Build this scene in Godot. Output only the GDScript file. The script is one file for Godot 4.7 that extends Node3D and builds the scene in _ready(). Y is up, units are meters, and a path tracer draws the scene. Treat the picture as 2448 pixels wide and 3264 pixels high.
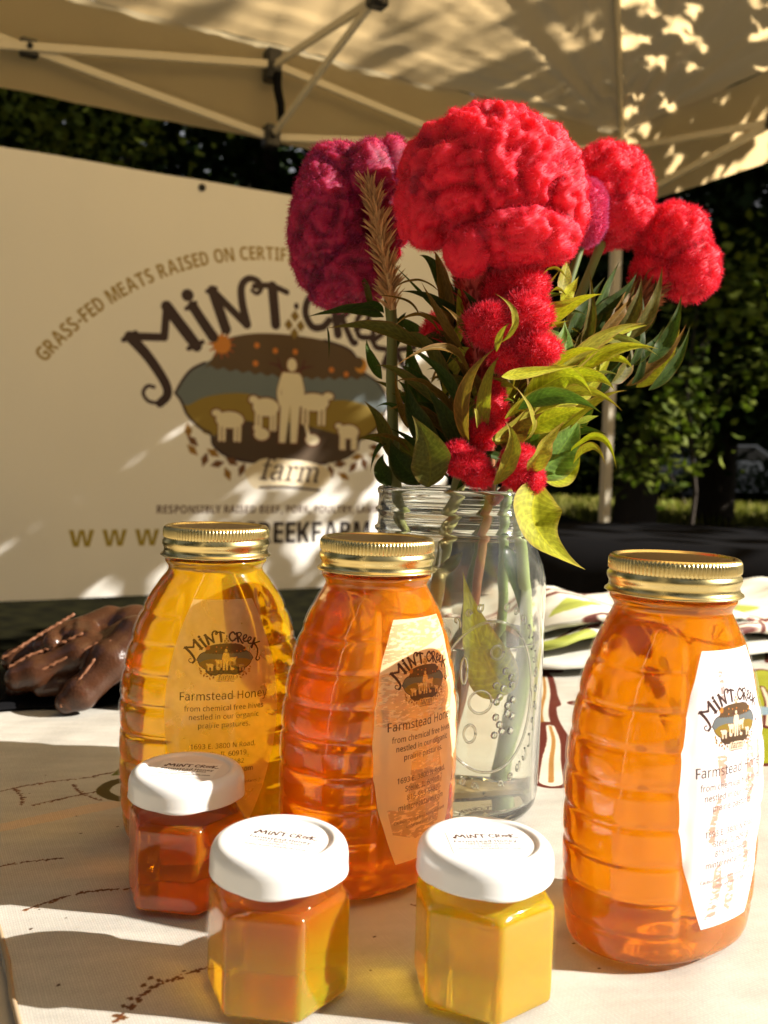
extends Node3D

# ---------------------------------------------------------------- constants of the place (metres, y up)
const TABLE_Y := 0.74
const E1 := Vector3(0.882, 0.0, -0.471)      # along the back of the tent and the table, to the right
const E2 := Vector3(0.471, 0.0, 0.882)       # from the back of the tent towards the front
const TENT := Vector3(0.891, 0.0, -3.726)    # back right foot of the tent
const SPAN := 2.95
const EAVE := 2.208
const TABLE0 := Vector3(-0.317, 0.0, -0.661) # back left corner of the table
const SUN := Vector3(0.858, 0.5, 0.11)       # towards the sun

var M := {}
var used := {}

# ---------------------------------------------------------------- mesh builder
class MB:
	var v := PackedVector3Array()
	var n := PackedVector3Array()
	var uv := PackedVector2Array()
	var c := PackedColorArray()
	var ix := PackedInt32Array()

	func grid(pts: PackedVector3Array, nu: int, nv: int, closed: bool, uvs := PackedVector2Array(), cols := PackedColorArray()) -> void:
		var nn := PackedVector3Array()
		nn.resize(pts.size())
		var vol := 0.0
		var mid := Vector3.ZERO
		for p in pts:
			mid += p
		mid /= pts.size()
		var f := PackedInt32Array()
		for j in nv - 1:
			for i in nu - 1:
				var a := j * nu + i
				var b := a + 1
				var d := a + nu
				var e := d + 1
				var k := (pts[e] - pts[a]).cross(pts[b] - pts[a])
				nn[a] += k
				nn[b] += k
				nn[e] += k
				vol += k.dot(pts[a] - mid)
				var k2 := (pts[d] - pts[a]).cross(pts[e] - pts[a])
				nn[a] += k2
				nn[e] += k2
				nn[d] += k2
				vol += k2.dot(pts[a] - mid)
				f.append_array(PackedInt32Array([a, b, e, a, e, d]))
		if closed:
			for j in nv:
				var s := nn[j * nu] + nn[j * nu + nu - 1]
				nn[j * nu] = s
				nn[j * nu + nu - 1] = s
			for j in [0, nv - 1]:
				if pts[j * nu].distance_squared_to(pts[j * nu + nu / 2]) < 1e-12:
					var s := Vector3.ZERO
					for i in nu:
						s += nn[j * nu + i]
					for i in nu:
						nn[j * nu + i] = s
		var flip := closed and vol < 0.0
		var base := v.size()
		v.append_array(pts)
		for k in nn:
			n.append(-k.normalized() if flip else k.normalized())
		if uvs.size() == pts.size():
			uv.append_array(uvs)
		else:
			for j in nv:
				for i in nu:
					uv.append(Vector2(float(i) / (nu - 1), float(j) / (nv - 1)))
		if cols.size() == pts.size():
			c.append_array(cols)
		else:
			var w := PackedColorArray()
			w.resize(pts.size())
			w.fill(Color.WHITE)
			c.append_array(w)
		for t in range(0, f.size(), 3):
			ix.append(base + f[t])
			ix.append(base + (f[t + 2] if flip else f[t + 1]))
			ix.append(base + (f[t + 1] if flip else f[t + 2]))

	func tube(path: Array, radii: Array, seg: int, col := Color.WHITE) -> void:
		var pts := PackedVector3Array()
		var cols := PackedColorArray()
		var t0: Vector3 = (path[1] - path[0]).normalized()
		var side := t0.cross(Vector3.UP if absf(t0.y) < 0.9 else Vector3.RIGHT).normalized()
		var count := path.size()
		for k in range(-1, count + 1):
			var i := clampi(k, 0, count - 1)
			var t: Vector3 = (path[mini(i + 1, count - 1)] - path[maxi(i - 1, 0)]).normalized()
			side = (side - t * side.dot(t)).normalized()
			var other := t.cross(side)
			var r: float = radii[mini(i, radii.size() - 1)] if k >= 0 and k < count else 0.0
			for s in seg + 1:
				var a := TAU * (s % seg) / seg
				pts.append(path[i] + (side * cos(a) + other * sin(a)) * r)
				cols.append(col)
		grid(pts, seg + 1, count + 2, true, PackedVector2Array(), cols)

	func box(at: Transform3D, size: Vector3, cut := 0.0) -> void:
		var b := minf(cut, minf(size.x, minf(size.y, size.z)) * 0.45)
		var h := size / 2.0
		var dirs := [Vector3.RIGHT, Vector3.UP, Vector3.BACK]
		for a in 3:
			for sg in [-1.0, 1.0]:
				var u := (a + 1) % 3
				var w := (a + 2) % 3
				var q := []
				for p in [[-1, -1], [1, -1], [1, 1], [-1, 1]]:
					var x := Vector3.ZERO
					x[a] = sg * h[a]
					x[u] = p[0] * (h[u] - b)
					x[w] = p[1] * (h[w] - b)
					q.append(x)
				face(at, q)
		if b > 0.0:
			for a in 3:
				var u := (a + 1) % 3
				var w := (a + 2) % 3
				for su in [-1.0, 1.0]:
					for sw in [-1.0, 1.0]:
						var q := []
						for k in 4:
							var x := Vector3.ZERO
							x[a] = (h[a] - b) * (-1.0 if k == 0 or k == 3 else 1.0)
							x[u] = su * (h[u] if k < 2 else h[u] - b)
							x[w] = sw * (h[w] - b if k < 2 else h[w])
							q.append(x)
						face(at, q)
			for sx in [-1.0, 1.0]:
				for sy in [-1.0, 1.0]:
					for sz in [-1.0, 1.0]:
						face(at, [Vector3(sx * h.x, sy * (h.y - b), sz * (h.z - b)), Vector3(sx * (h.x - b), sy * h.y, sz * (h.z - b)), Vector3(sx * (h.x - b), sy * (h.y - b), sz * h.z)])

	func face(at: Transform3D, q: Array) -> void:
		var mid := Vector3.ZERO
		for p in q:
			mid += p
		var k: Vector3 = (q[2] - q[0]).cross(q[1] - q[0]).normalized()
		if k.dot(mid) < 0.0:
			q.reverse()
			k = -k
		flat_face(at, q, k)

	func flat_face(at: Transform3D, q: Array, k: Vector3) -> void:
		var base := v.size()
		for p in q:
			v.append(at * p)
			n.append((at.basis * k).normalized())
			uv.append(Vector2(p.x + p.z, p.y))
			c.append(Color.WHITE)
		for t in q.size() - 2:
			ix.append_array(PackedInt32Array([base, base + t + 1, base + t + 2]))

	func prism(at: Transform3D, outline: PackedVector2Array, depth: float) -> void:
		# an outline in x and y, extruded along z about its middle
		var tri := Geometry2D.triangulate_polygon(outline)
		for sg in [-1.0, 1.0]:
			for t in range(0, tri.size(), 3):
				var q := []
				for k in 3:
					q.append(Vector3(outline[tri[t + k]].x, outline[tri[t + k]].y, sg * depth / 2.0))
				var nrm: Vector3 = (q[2] - q[0]).cross(q[1] - q[0])
				if nrm.z * sg < 0.0:
					q.reverse()
				flat_face(at, q, Vector3(0, 0, sg))
		var turn := -1.0 if Geometry2D.is_polygon_clockwise(outline) else 1.0
		for i in outline.size():
			var a := outline[i]
			var b := outline[(i + 1) % outline.size()]
			var out := Vector3(b.y - a.y, a.x - b.x, 0).normalized() * turn
			var q := [Vector3(a.x, a.y, -depth / 2.0), Vector3(b.x, b.y, -depth / 2.0), Vector3(b.x, b.y, depth / 2.0), Vector3(a.x, a.y, depth / 2.0)]
			if (q[2] - q[0]).cross(q[1] - q[0]).dot(out) < 0.0:
				q.reverse()
			flat_face(at, q, out)

	func mesh() -> ArrayMesh:
		var a := []
		a.resize(Mesh.ARRAY_MAX)
		a[Mesh.ARRAY_VERTEX] = v
		a[Mesh.ARRAY_NORMAL] = n
		a[Mesh.ARRAY_TEX_UV] = uv
		a[Mesh.ARRAY_TEX_UV2] = uv
		a[Mesh.ARRAY_COLOR] = c
		a[Mesh.ARRAY_INDEX] = ix
		var m := ArrayMesh.new()
		m.add_surface_from_arrays(Mesh.PRIMITIVE_TRIANGLES, a)
		return m

# ---------------------------------------------------------------- flat print: draws outlines and lettering into an image
class Art:
	var im: Image
	var to_px: Transform2D
	var scale_px := 1.0

	func _init(w: int, h: int, units: Transform2D, fill: Color) -> void:
		im = Image.create(w, h, false, Image.FORMAT_RGBA8)
		im.fill(fill)
		to_px = units
		scale_px = units.x.length()

	func poly(p: PackedVector2Array, col: Color, at := Transform2D.IDENTITY) -> void:
		var q := PackedVector2Array()
		var lo := 1e9
		var hi := -1e9
		var m := to_px * at
		for k in p:
			var t := m * k
			q.append(t)
			lo = minf(lo, t.y)
			hi = maxf(hi, t.y)
		for y in range(maxi(0, int(floor(lo))), mini(im.get_height(), int(ceil(hi)) + 1)):
			var yc := y + 0.5
			var xs := PackedFloat32Array()
			for i in q.size():
				var a := q[i]
				var b := q[(i + 1) % q.size()]
				if (a.y <= yc) != (b.y <= yc):
					xs.append(a.x + (yc - a.y) / (b.y - a.y) * (b.x - a.x))
			xs.sort()
			for i in range(0, xs.size() - 1, 2):
				var x0 := maxi(0, int(ceil(xs[i] - 0.5)))
				var x1 := mini(im.get_width(), int(ceil(xs[i + 1] - 0.5)))
				if x1 > x0:
					im.fill_rect(Rect2i(x0, y, x1 - x0, 1), col)

	func dot(p: Vector2, rx: float, ry: float, col: Color, at := Transform2D.IDENTITY) -> void:
		var q := PackedVector2Array()
		for k in 20:
			q.append(p + Vector2(cos(TAU * k / 20), sin(TAU * k / 20)) * Vector2(rx, ry))
		poly(q, col, at)

	func smooth(p: Array) -> PackedVector2Array:
		var q := PackedVector2Array()
		for i in p.size() - 1:
			var a: Vector2 = p[maxi(i - 1, 0)]
			var b: Vector2 = p[i]
			var d: Vector2 = p[i + 1]
			var e: Vector2 = p[mini(i + 2, p.size() - 1)]
			for k in 8:
				q.append(b.cubic_interpolate(d, a, e, k / 8.0))
		q.append(p[-1])
		return q

	func stroke(p: Array, width: float, col: Color, at := Transform2D.IDENTITY, width_end := -1.0) -> void:
		var q := smooth(p)
		for i in q.size() - 1:
			var w0 := lerpf(width, width_end if width_end > 0.0 else width, float(i) / q.size()) / 2.0
			var w1 := lerpf(width, width_end if width_end > 0.0 else width, float(i + 1) / q.size()) / 2.0
			var s := (q[i + 1] - q[i]).orthogonal().normalized()
			poly(PackedVector2Array([q[i] + s * w0, q[i + 1] + s * w1, q[i + 1] - s * w1, q[i] - s * w0]), col, at)
			dot(q[i], w0, w0, col, at)
		dot(q[-1], (width_end if width_end > 0.0 else width) / 2.0, (width_end if width_end > 0.0 else width) / 2.0, col, at)

	func text(t: TextMesh, s: String, size: float, at: Transform2D, col: Color, stretch := 1.0) -> float:
		# one line centred on the origin of «at», its baseline there
		t.text = s
		if t.get_surface_count() == 0:
			return 0.0
		var a := t.surface_get_arrays(0)
		var vs: PackedVector3Array = a[Mesh.ARRAY_VERTEX]
		var id: PackedInt32Array = a[Mesh.ARRAY_INDEX] if a[Mesh.ARRAY_INDEX] != null else PackedInt32Array(range(vs.size()))
		var lo := 1e9
		var hi := -1e9
		for p in vs:
			lo = minf(lo, p.x)
			hi = maxf(hi, p.x)
		var mid := (lo + hi) / 2.0
		for k in range(0, id.size(), 3):
			var q := PackedVector2Array()
			for j in 3:
				var p := vs[id[k + j]]
				q.append(Vector2((p.x - mid) * size * stretch, (p.y - t.get_meta("base")) * size))
			poly(q, col, at)
		return (hi - lo) * size * stretch

	func done(w: int, h: int) -> Image:
		im.resize(w, h, Image.INTERPOLATE_LANCZOS)
		return im

# ---------------------------------------------------------------- naming
func numbered(called: String) -> String:
	used[called] = used.get(called, -1) + 1
	return called if used[called] == 0 else "%s_%03d" % [called, used[called]]

func tag(o: Node3D, label: String, category: String, group := "", kind := "") -> Node3D:
	o.set_meta("label", label)
	o.set_meta("category", category)
	if group:
		o.set_meta("group", group)
	if kind:
		o.set_meta("kind", kind)
	return o

func thing(called: String, label: String, category: String, at := Vector3.ZERO, turn := 0.0, group := "") -> Node3D:
	var o := Node3D.new()
	o.name = numbered(called)
	add_child(o)
	o.position = at
	o.rotation.y = turn
	return tag(o, label, category, group)

func obj(called: String, mesh: Mesh, material: Material, parent: Node3D = self, at := Vector3.ZERO) -> MeshInstance3D:
	var o := MeshInstance3D.new()
	o.mesh = mesh
	o.material_override = material
	o.position = at
	if parent == self:
		o.name = numbered(called)
		add_child(o)
	else:
		var k := 0
		var want := called
		while parent.has_node(NodePath(want)):
			k += 1
			want = "%s_%03d" % [called, k]
		o.name = want
		parent.add_child(o, true)
	return o

func scatter(called: String, mesh: Mesh, material: Material, where: Array, tints: PackedColorArray, parent: Node3D) -> MultiMeshInstance3D:
	var mm := MultiMesh.new()
	mm.transform_format = MultiMesh.TRANSFORM_3D
	mm.use_colors = true
	mm.mesh = mesh
	mm.instance_count = where.size()
	for i in where.size():
		mm.set_instance_transform(i, where[i])
		mm.set_instance_color(i, tints[i])
	var o := MultiMeshInstance3D.new()
	o.multimesh = mm
	o.material_override = material
	o.name = called if parent != self else numbered(called)
	o.set_meta("kind", "stuff")
	parent.add_child(o, true)
	return o

# ---------------------------------------------------------------- materials
func lin(r: float, g: float, b: float, a := 1.0) -> Color:
	var k := Color(r, g, b).linear_to_srgb()
	k.a = a
	return k

func mat(called: String, col: Color, rough := 0.6, metal := 0.0) -> StandardMaterial3D:
	var m := StandardMaterial3D.new()
	m.resource_name = called
	m.albedo_color = col
	m.roughness = rough
	m.metallic = metal
	M[called] = m
	return m

func noise(seed_: int, freq: float, octaves := 3, type := FastNoiseLite.TYPE_SIMPLEX_SMOOTH) -> FastNoiseLite:
	var f := FastNoiseLite.new()
	f.seed = seed_
	f.frequency = freq
	f.noise_type = type
	f.fractal_octaves = octaves
	f.fractal_type = FastNoiseLite.FRACTAL_FBM if octaves > 1 else FastNoiseLite.FRACTAL_NONE
	return f

func noise_tex(seed_: int, freq: float, octaves: int, size: int, dark: Color, light: Color, normal := false, strength := 4.0) -> ImageTexture:
	var im := noise(seed_, freq, octaves).get_seamless_image(size, size, false, false, 0.15)
	im.convert(Image.FORMAT_RGBA8)
	if normal:
		im.bump_map_to_normal_map(strength)
		return ImageTexture.create_from_image(im)
	var out := Image.create(size, size, false, Image.FORMAT_RGBA8)
	for y in size:
		for x in size:
			out.set_pixel(x, y, dark.lerp(light, im.get_pixel(x, y).r))
	return ImageTexture.create_from_image(out)

func glow(m: StandardMaterial3D, col: Color) -> void:
	m.backlight_enabled = true
	m.backlight = col

func materials() -> void:
	var m := mat("clear_glass", Color(0.93, 0.97, 0.93, 0.004), 0.03)
	m.metallic_specular = 0.27
	m.transparency = BaseMaterial3D.TRANSPARENCY_ALPHA
	m = mat("solid_glass", Color(0.99, 1.0, 0.985, 0.02), 0.04)
	m.refraction_enabled = true
	m.refraction_scale = 0.05
	m = mat("clear_water", lin(0.99, 0.975, 0.87, 0.01), 0.02)
	m.refraction_enabled = true
	m.refraction_scale = 0.033
	for h in [["honey_amber", lin(0.96, 0.50, 0.004, 0.18)], ["honey_dark", lin(0.97, 0.29, 0.001, 0.22)], ["honey_gold", lin(0.95, 0.32, 0.001, 0.19)], ["honey_russet", lin(0.92, 0.24, 0.0006, 0.18)], ["honey_orange", lin(0.98, 0.70, 0.012, 0.17)], ["honey_yellow", lin(0.98, 0.66, 0.02, 0.22)]]:
		m = mat(h[0], h[1], 0.06)
		m.refraction_enabled = true
		m.refraction_scale = 0.05
		m.subsurf_scatter_enabled = true
		m.subsurf_scatter_strength = 0.5
		m.metallic_specular = 0.15
		m.vertex_color_use_as_albedo = true
	m = mat("gold_lid", lin(0.72, 0.58, 0.26), 0.34, 1.0)
	m.roughness_texture = noise_tex(3, 0.02, 3, 128, Color(0.6, 0.6, 0.6), Color(1, 1, 1))
	m.uv1_triplanar = true
	m.uv1_scale = Vector3.ONE * 20.0
	m = mat("gold_lid_top", lin(0.30, 0.19, 0.07), 0.38, 0.9)
	m.albedo_texture = noise_tex(4, 0.16, 3, 256, Color(0.45, 0.4, 0.3), Color(1, 1, 1))  # brownish reflections painted into the disc as dark speckle
	m.uv1_triplanar = true
	m.uv1_scale = Vector3.ONE * 30.0
	m = mat("white_lid", lin(0.80, 0.80, 0.79), 0.28)
	m.clearcoat_enabled = true
	m.clearcoat = 0.4
	m.clearcoat_roughness = 0.12
	m = mat("tent_cloth", lin(0.74, 0.60, 0.34), 0.85)
	glow(m, lin(1.25, 0.90, 0.44))
	m.normal_enabled = true
	m.normal_texture = noise_tex(7, 0.035, 3, 256, Color.BLACK, Color.WHITE, true, 3.0)
	m.normal_scale = 0.5
	m.uv1_triplanar = true
	m.uv1_scale = Vector3.ONE * 0.9
	m = mat("tent_bar", lin(0.62, 0.56, 0.42), 0.45)
	m = mat("black_plastic", lin(0.012, 0.012, 0.012), 0.4)
	m = mat("black_sheet", lin(0.008, 0.008, 0.009), 0.95)
	m.metallic_specular = 0.1
	m = mat("leather", lin(0.052, 0.019, 0.008), 0.28)
	m.normal_enabled = true
	m.normal_texture = noise_tex(9, 0.09, 3, 256, Color.BLACK, Color.WHITE, true, 5.0)
	m.normal_scale = 0.25
	m.uv1_triplanar = true
	m.uv1_scale = Vector3.ONE * 22.0
	m = mat("leather_seam", lin(0.19, 0.075, 0.032), 0.6)
	m = mat("bark", lin(0.05, 0.035, 0.022), 0.9)
	m = mat("tree_leaf", Color.WHITE, 0.6)
	m.metallic_specular = 0.2
	m.vertex_color_use_as_albedo = true
	glow(m, Color(0.62, 0.7, 0.5))
	m = mat("petal", Color.WHITE, 0.75)
	m.vertex_color_use_as_albedo = true
	m.subsurf_scatter_enabled = true
	m.subsurf_scatter_strength = 0.7
	m = mat("fuzz", Color.WHITE, 0.6)
	m.vertex_color_use_as_albedo = true
	glow(m, Color(0.75, 0.75, 0.75))
	m = mat("stem", Color.WHITE, 0.5)
	m.vertex_color_use_as_albedo = true
	m = mat("leaf", Color.WHITE, 0.52)
	m.vertex_color_use_as_albedo = true
	m.albedo_texture = leaf_print()
	m.metallic_specular = 0.22
	glow(m, Color(0.82, 0.9, 0.55))
	m.heightmap_enabled = false
	m = mat("silver_paint", lin(0.55, 0.58, 0.62), 0.3, 0.3)
	m = mat("car_glass", lin(0.02, 0.025, 0.03), 0.08)
	m = mat("tyre", lin(0.02, 0.02, 0.02), 0.8)

func leaf_print() -> ImageTexture:
	var a := Art.new(512, 1024, Transform2D(Vector2(512, 0), Vector2(0, 1024), Vector2.ZERO), Color(0.86, 0.86, 0.86))
	for k in 13:
		var y := 0.04 + k * 0.073
		for s in [-1.0, 1.0]:
			a.stroke([Vector2(0.5, y), Vector2(0.5 + s * 0.22, y + 0.05), Vector2(0.5 + s * 0.5, y + 0.15)], 0.010, Color(0.95, 0.95, 0.92))
			a.stroke([Vector2(0.5, y + 0.035), Vector2(0.5 + s * 0.2, y + 0.075), Vector2(0.5 + s * 0.5, y + 0.17)], 0.016, Color(0.82, 0.83, 0.82))
	a.stroke([Vector2(0.5, 0), Vector2(0.5, 0.5), Vector2(0.5, 1)], 0.045, Color(1, 0.98, 0.86))
	var im := a.done(128, 256)
	var f := noise(21, 0.05, 3)
	for y in 256:
		for x in 128:
			im.set_pixel(x, y, im.get_pixel(x, y) * (1.0 + 0.16 * f.get_noise_2d(x, y)))
	return ImageTexture.create_from_image(im)

# ---------------------------------------------------------------- lettering and logo
var sans: TextMesh
var sans_bold: TextMesh
var serif: TextMesh

func fonts() -> void:
	var made := []
	for f in [["Droid Sans", 400, false], ["Droid Sans", 700, false], ["Droid Serif", 400, true]]:
		var font := SystemFont.new()
		font.font_names = PackedStringArray([f[0]])
		font.font_weight = f[1]
		var t := TextMesh.new()
		t.font = font
		t.font_size = 64
		t.pixel_size = 1.0 / 64.0
		t.depth = 0.0
		t.curve_step = 1.0
		t.text = "H"
		var low := 1e9
		for p in t.surface_get_arrays(0)[Mesh.ARRAY_VERTEX]:
			low = minf(low, p.y)
		t.set_meta("base", low)
		made.append(t)
	sans = made[0]
	sans_bold = made[1]
	serif = made[2]

func mm(list: Array) -> Array:
	var q := []
	for i in range(0, list.size(), 2):
		q.append(Vector2(list[i], list[i + 1]))
	return q

func logo(a: Art, at: Transform2D, fine: bool) -> void:
	# units: millimetres on the banner, y up, about the middle of the picture
	var ink := Color(0.17, 0.05, 0.035)
	var olive := Color(0.33, 0.24, 0.10)
	var top := mm([-379, -22, -353, 25, -327, 56, -287, 78, -261, 96, -241, 137, -207, 163, -124, 183, 0, 190, 124, 183, 207, 163, 241, 137, 261, 96, 287, 78, 327, 56, 353, 25, 379, -22])
	var low := mm([379, -22, 359, -47, 338, -91, 297, -128, 263, -147, 255, -180, 214, -212, 143, -230, 0, -235, -143, -230, -214, -212, -255, -180, -263, -147, -297, -128, -338, -91, -359, -47, -379, -22])
	var outline := a.smooth(top)
	outline.append_array(a.smooth(low))
	a.poly(outline, Color(0.40, 0.45, 0.46), at)
	var sky_part := PackedVector2Array()
	for p in a.smooth(mm([-267, 86, -241, 137, -207, 163, -124, 183, 0, 190, 124, 183, 207, 163, 241, 137, 267, 86])):
		sky_part.append(p)
	for k in 29:
		var x := 300.0 - k * 600.0 / 28.0
		sky_part.append(Vector2(x * 0.96, 62.0 - 12.0 * cos(x * 0.006) + (7.0 if k % 2 else -3.0)))
	a.poly(sky_part, olive, at)
	a.poly(a.smooth(mm([-362, -44, -340, -58, -285, -30, -204, -13, -134, -13, 0, -34, 134, -20, 204, -13, 285, -26, 340, -50, 362, -44, 338, -91, 297, -128, 255, -150, 0, -165, -255, -150, -297, -128, -338, -91, -362, -44])), Color(0.55, 0.46, 0.10), at)
	var fore := a.smooth(mm([-256, -158, -222, -125, -146, -99, -74, -119, 2, -96, 104, -112, 198, -130, 256, -113, 262, -147]))
	fore.append_array(a.smooth(mm([262, -147, 255, -180, 214, -212, 143, -230, 0, -235, -143, -230, -214, -212, -255, -180])))
	a.poly(fore, Color(0.27, 0.19, 0.08), at)
	a.stroke(top.slice(0, 4), 8, ink, at)
	a.stroke(low.slice(7), 8, ink, at)
	a.stroke(top.slice(9), 8, ink, at)
	a.stroke(low.slice(0, 6), 8, ink, at)
	# sun, stars, moon
	for k in 12:
		var d := Vector2(cos(TAU * k / 12), sin(TAU * k / 12))
		a.stroke([Vector2(-234, 139) + d * 26, Vector2(-234, 139) + d * 44], 9, Color(0.62, 0.30, 0.08), at, 3)
	a.dot(Vector2(-234, 139), 29, 29, Color(0.80, 0.50, 0.12), at)
	for s in mm([-119, 145, -54, 133, 19, 136, -122, 87, 153, 86, 207, 75]):
		for k in 2:
			a.poly(PackedVector2Array([s + Vector2(-11, 0).rotated(k * PI / 4), s + Vector2(0, 11).rotated(k * PI / 4), s + Vector2(11, 0).rotated(k * PI / 4), s + Vector2(0, -11).rotated(k * PI / 4)]), Color(0.80, 0.47, 0.12), at)
	a.dot(Vector2(262, 108), 24, 26, Color(0.80, 0.55, 0.16), at)
	a.dot(Vector2(252, 117), 19, 20, olive, at)
	# bare branches behind the shepherd, then the white figures
	for s in [-1.0, 1.0]:
		a.stroke([Vector2(5 + s * 22, 60), Vector2(5 + s * 45, 84), Vector2(5 + s * 80, 92)], 10, Color(0.30, 0.07, 0.03), at, 4)
		a.stroke([Vector2(5 + s * 40, 82), Vector2(5 + s * 50, 112)], 8, Color(0.30, 0.07, 0.03), at, 4)
	var cream := Color(0.90, 0.86, 0.74)
	var halo := Color(0.42, 0.22, 0.08)
	for pass_ in 2:
		var col: Color = halo if pass_ == 0 else cream
		var g := 5.0 if pass_ == 0 else 0.0
		for s in [[-202, -98, 46, 27, -1], [-82, -52, 46, 30, -1], [92, -26, 55, 30, 1], [221, -120, 38, 24, -1]]:
			var c := Vector2(s[0], s[1])
			a.dot(c, s[2] + g, s[3] + g, col, at)
			a.dot(c + Vector2(s[4] * s[2] * 0.95, s[3] * 0.75), s[2] * 0.34 + g, s[3] * 0.42 + g, col, at)
			for l in [-0.7, -0.4, 0.4, 0.7]:
				a.stroke([c + Vector2(s[2] * l, 0), c + Vector2(s[2] * l, -s[3] * 2.4)], 11 + g, col, at)
		a.dot(Vector2(-95, -140), 26 + g, 20 + g, col, at)
		a.dot(Vector2(-114, -120), 10 + g, 11 + g, col, at)
		a.dot(Vector2(90, -152), 26 + g, 18 + g, col, at)
		a.stroke([Vector2(78, -146), Vector2(70, -120), Vector2(66, -104)], 12 + g, col, at)
		a.dot(Vector2(8, 92), 18 + g, 22 + g, col, at)
		a.poly(PackedVector2Array([Vector2(-26 - g, 66 + g), Vector2(38 + g, 66 + g), Vector2(44 + g, -10), Vector2(32 + g, -165 - g), Vector2(8, -165 - g), Vector2(5, -40), Vector2(-10, -165 - g), Vector2(-34 - g, -165 - g), Vector2(-30 - g, -10)]), col, at)
		a.stroke([Vector2(-24, 54), Vector2(-38, 0), Vector2(-30, -40)], 14 + g, col, at)
		a.stroke([Vector2(38, 54), Vector2(50, 6), Vector2(44, -36)], 14 + g, col, at)
	# leaves round the picture
	for s in [-1.0, 1.0]:
		for p in mm([-337, -137, -322, -170, -323, -198, -282, -227, -255, -205, -205, -272, -192, -231, -158, -257, -240, -240]):
			var c := Vector2(p.x * -s, p.y)
			var d := Vector2(-s * 24, -8).rotated(p.x * 0.05)
			a.poly(PackedVector2Array([c - d, c + d.orthogonal() * 0.5, c + d, c - d.orthogonal() * 0.5]), Color(0.58, 0.42, 0.10) if int(p.x) % 2 else Color(0.42, 0.26, 0.08), at)
	for p in mm([14, 252, -8, 222, 36, 222, 14, 196]):
		a.poly(PackedVector2Array([p + Vector2(-16, 0), p + Vector2(0, 20), p + Vector2(16, 0), p + Vector2(0, -20)]), Color(0.52, 0.42, 0.14), at)
	# the arched name
	a.stroke(mm([-427, -57, -462, -52, -479, -28, -466, -6, -446, -8]), 11, ink, at)
	a.stroke(mm([-427, -57, -404, -30, -412, 8, -464, 81, -522, 139]), 26, ink, at, 34)
	a.stroke(mm([-540, 128, -505, 152]), 16, ink, at)
	a.stroke(mm([-522, 140, -417, 146]), 24, ink, at)
	a.stroke(mm([-417, 146, -412, 240]), 24, ink, at)
	a.stroke(mm([-412, 240, -315, 128]), 36, ink, at)
	a.stroke(mm([-340, 118, -296, 142]), 15, ink, at)
	a.stroke(mm([-331, 249, -262, 160]), 33, ink, at)
	a.stroke(mm([-350, 240, -322, 260]), 14, ink, at)
	a.dot(Vector2(-348, 281), 19, 19, ink, at)
	a.stroke(mm([-268, 304, -222, 188]), 33, ink, at)
	a.stroke(mm([-285, 300, -258, 312]), 14, ink, at)
	a.stroke(mm([-262, 300, -156, 208]), 24, ink, at)
	a.stroke(mm([-154, 208, -171, 275, -174, 327, -152, 354, -119, 349, -110, 325, -124, 310, -140, 318]), 28, ink, at, 11)
	a.stroke(mm([-132, 332, -75, 340, -18, 326]), 19, ink, at)
	a.stroke(mm([-70, 338, -55, 218]), 34, ink, at)
	a.dot(Vector2(18, 285), 9, 11, ink, at)
	a.stroke(mm([128, 306, 100, 336, 62, 312, 52, 266, 78, 224, 116, 226, 138, 250]), 24, ink, at)
	a.stroke(mm([152, 318, 172, 206]), 30, ink, at)
	a.stroke(mm([150, 318, 196, 326, 214, 298, 192, 270, 166, 268]), 18, ink, at)
	a.stroke(mm([180, 268, 224, 190, 238, 184]), 22, ink, at)
	a.stroke(mm([238, 230, 282, 258, 284, 286, 258, 286, 240, 250, 252, 208, 292, 206]), 20, ink, at)
	a.stroke(mm([304, 196, 344, 226, 348, 252, 322, 254, 306, 220, 316, 178, 352, 172]), 20, ink, at)
	a.stroke(mm([404, 236, 356, 118]), 32, ink, at)
	a.stroke(mm([470, 186, 392, 170]), 20, ink, at)
	a.stroke(mm([392, 172, 440, 96, 438, 10, 420, -40, 444, -62, 472, -42, 462, -18]), 26, ink, at, 11)
	# the scroll with its word
	a.poly(a.smooth(mm([-150, -262, -112, -232, -70, -218, 60, -224, 130, -240, 160, -272, 120, -312, 0, -306, -110, -318, -150, -262])), Color(0.88, 0.83, 0.71), at)
	a.text(serif, "farm", 94, at * Transform2D(Vector2(1, -0.04), Vector2(0.28, 1), Vector2(6, -292)), ink, 0.98)
	a.stroke(mm([-96, -314, 0, -312, 118, -322]), 7, ink, at)

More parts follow.
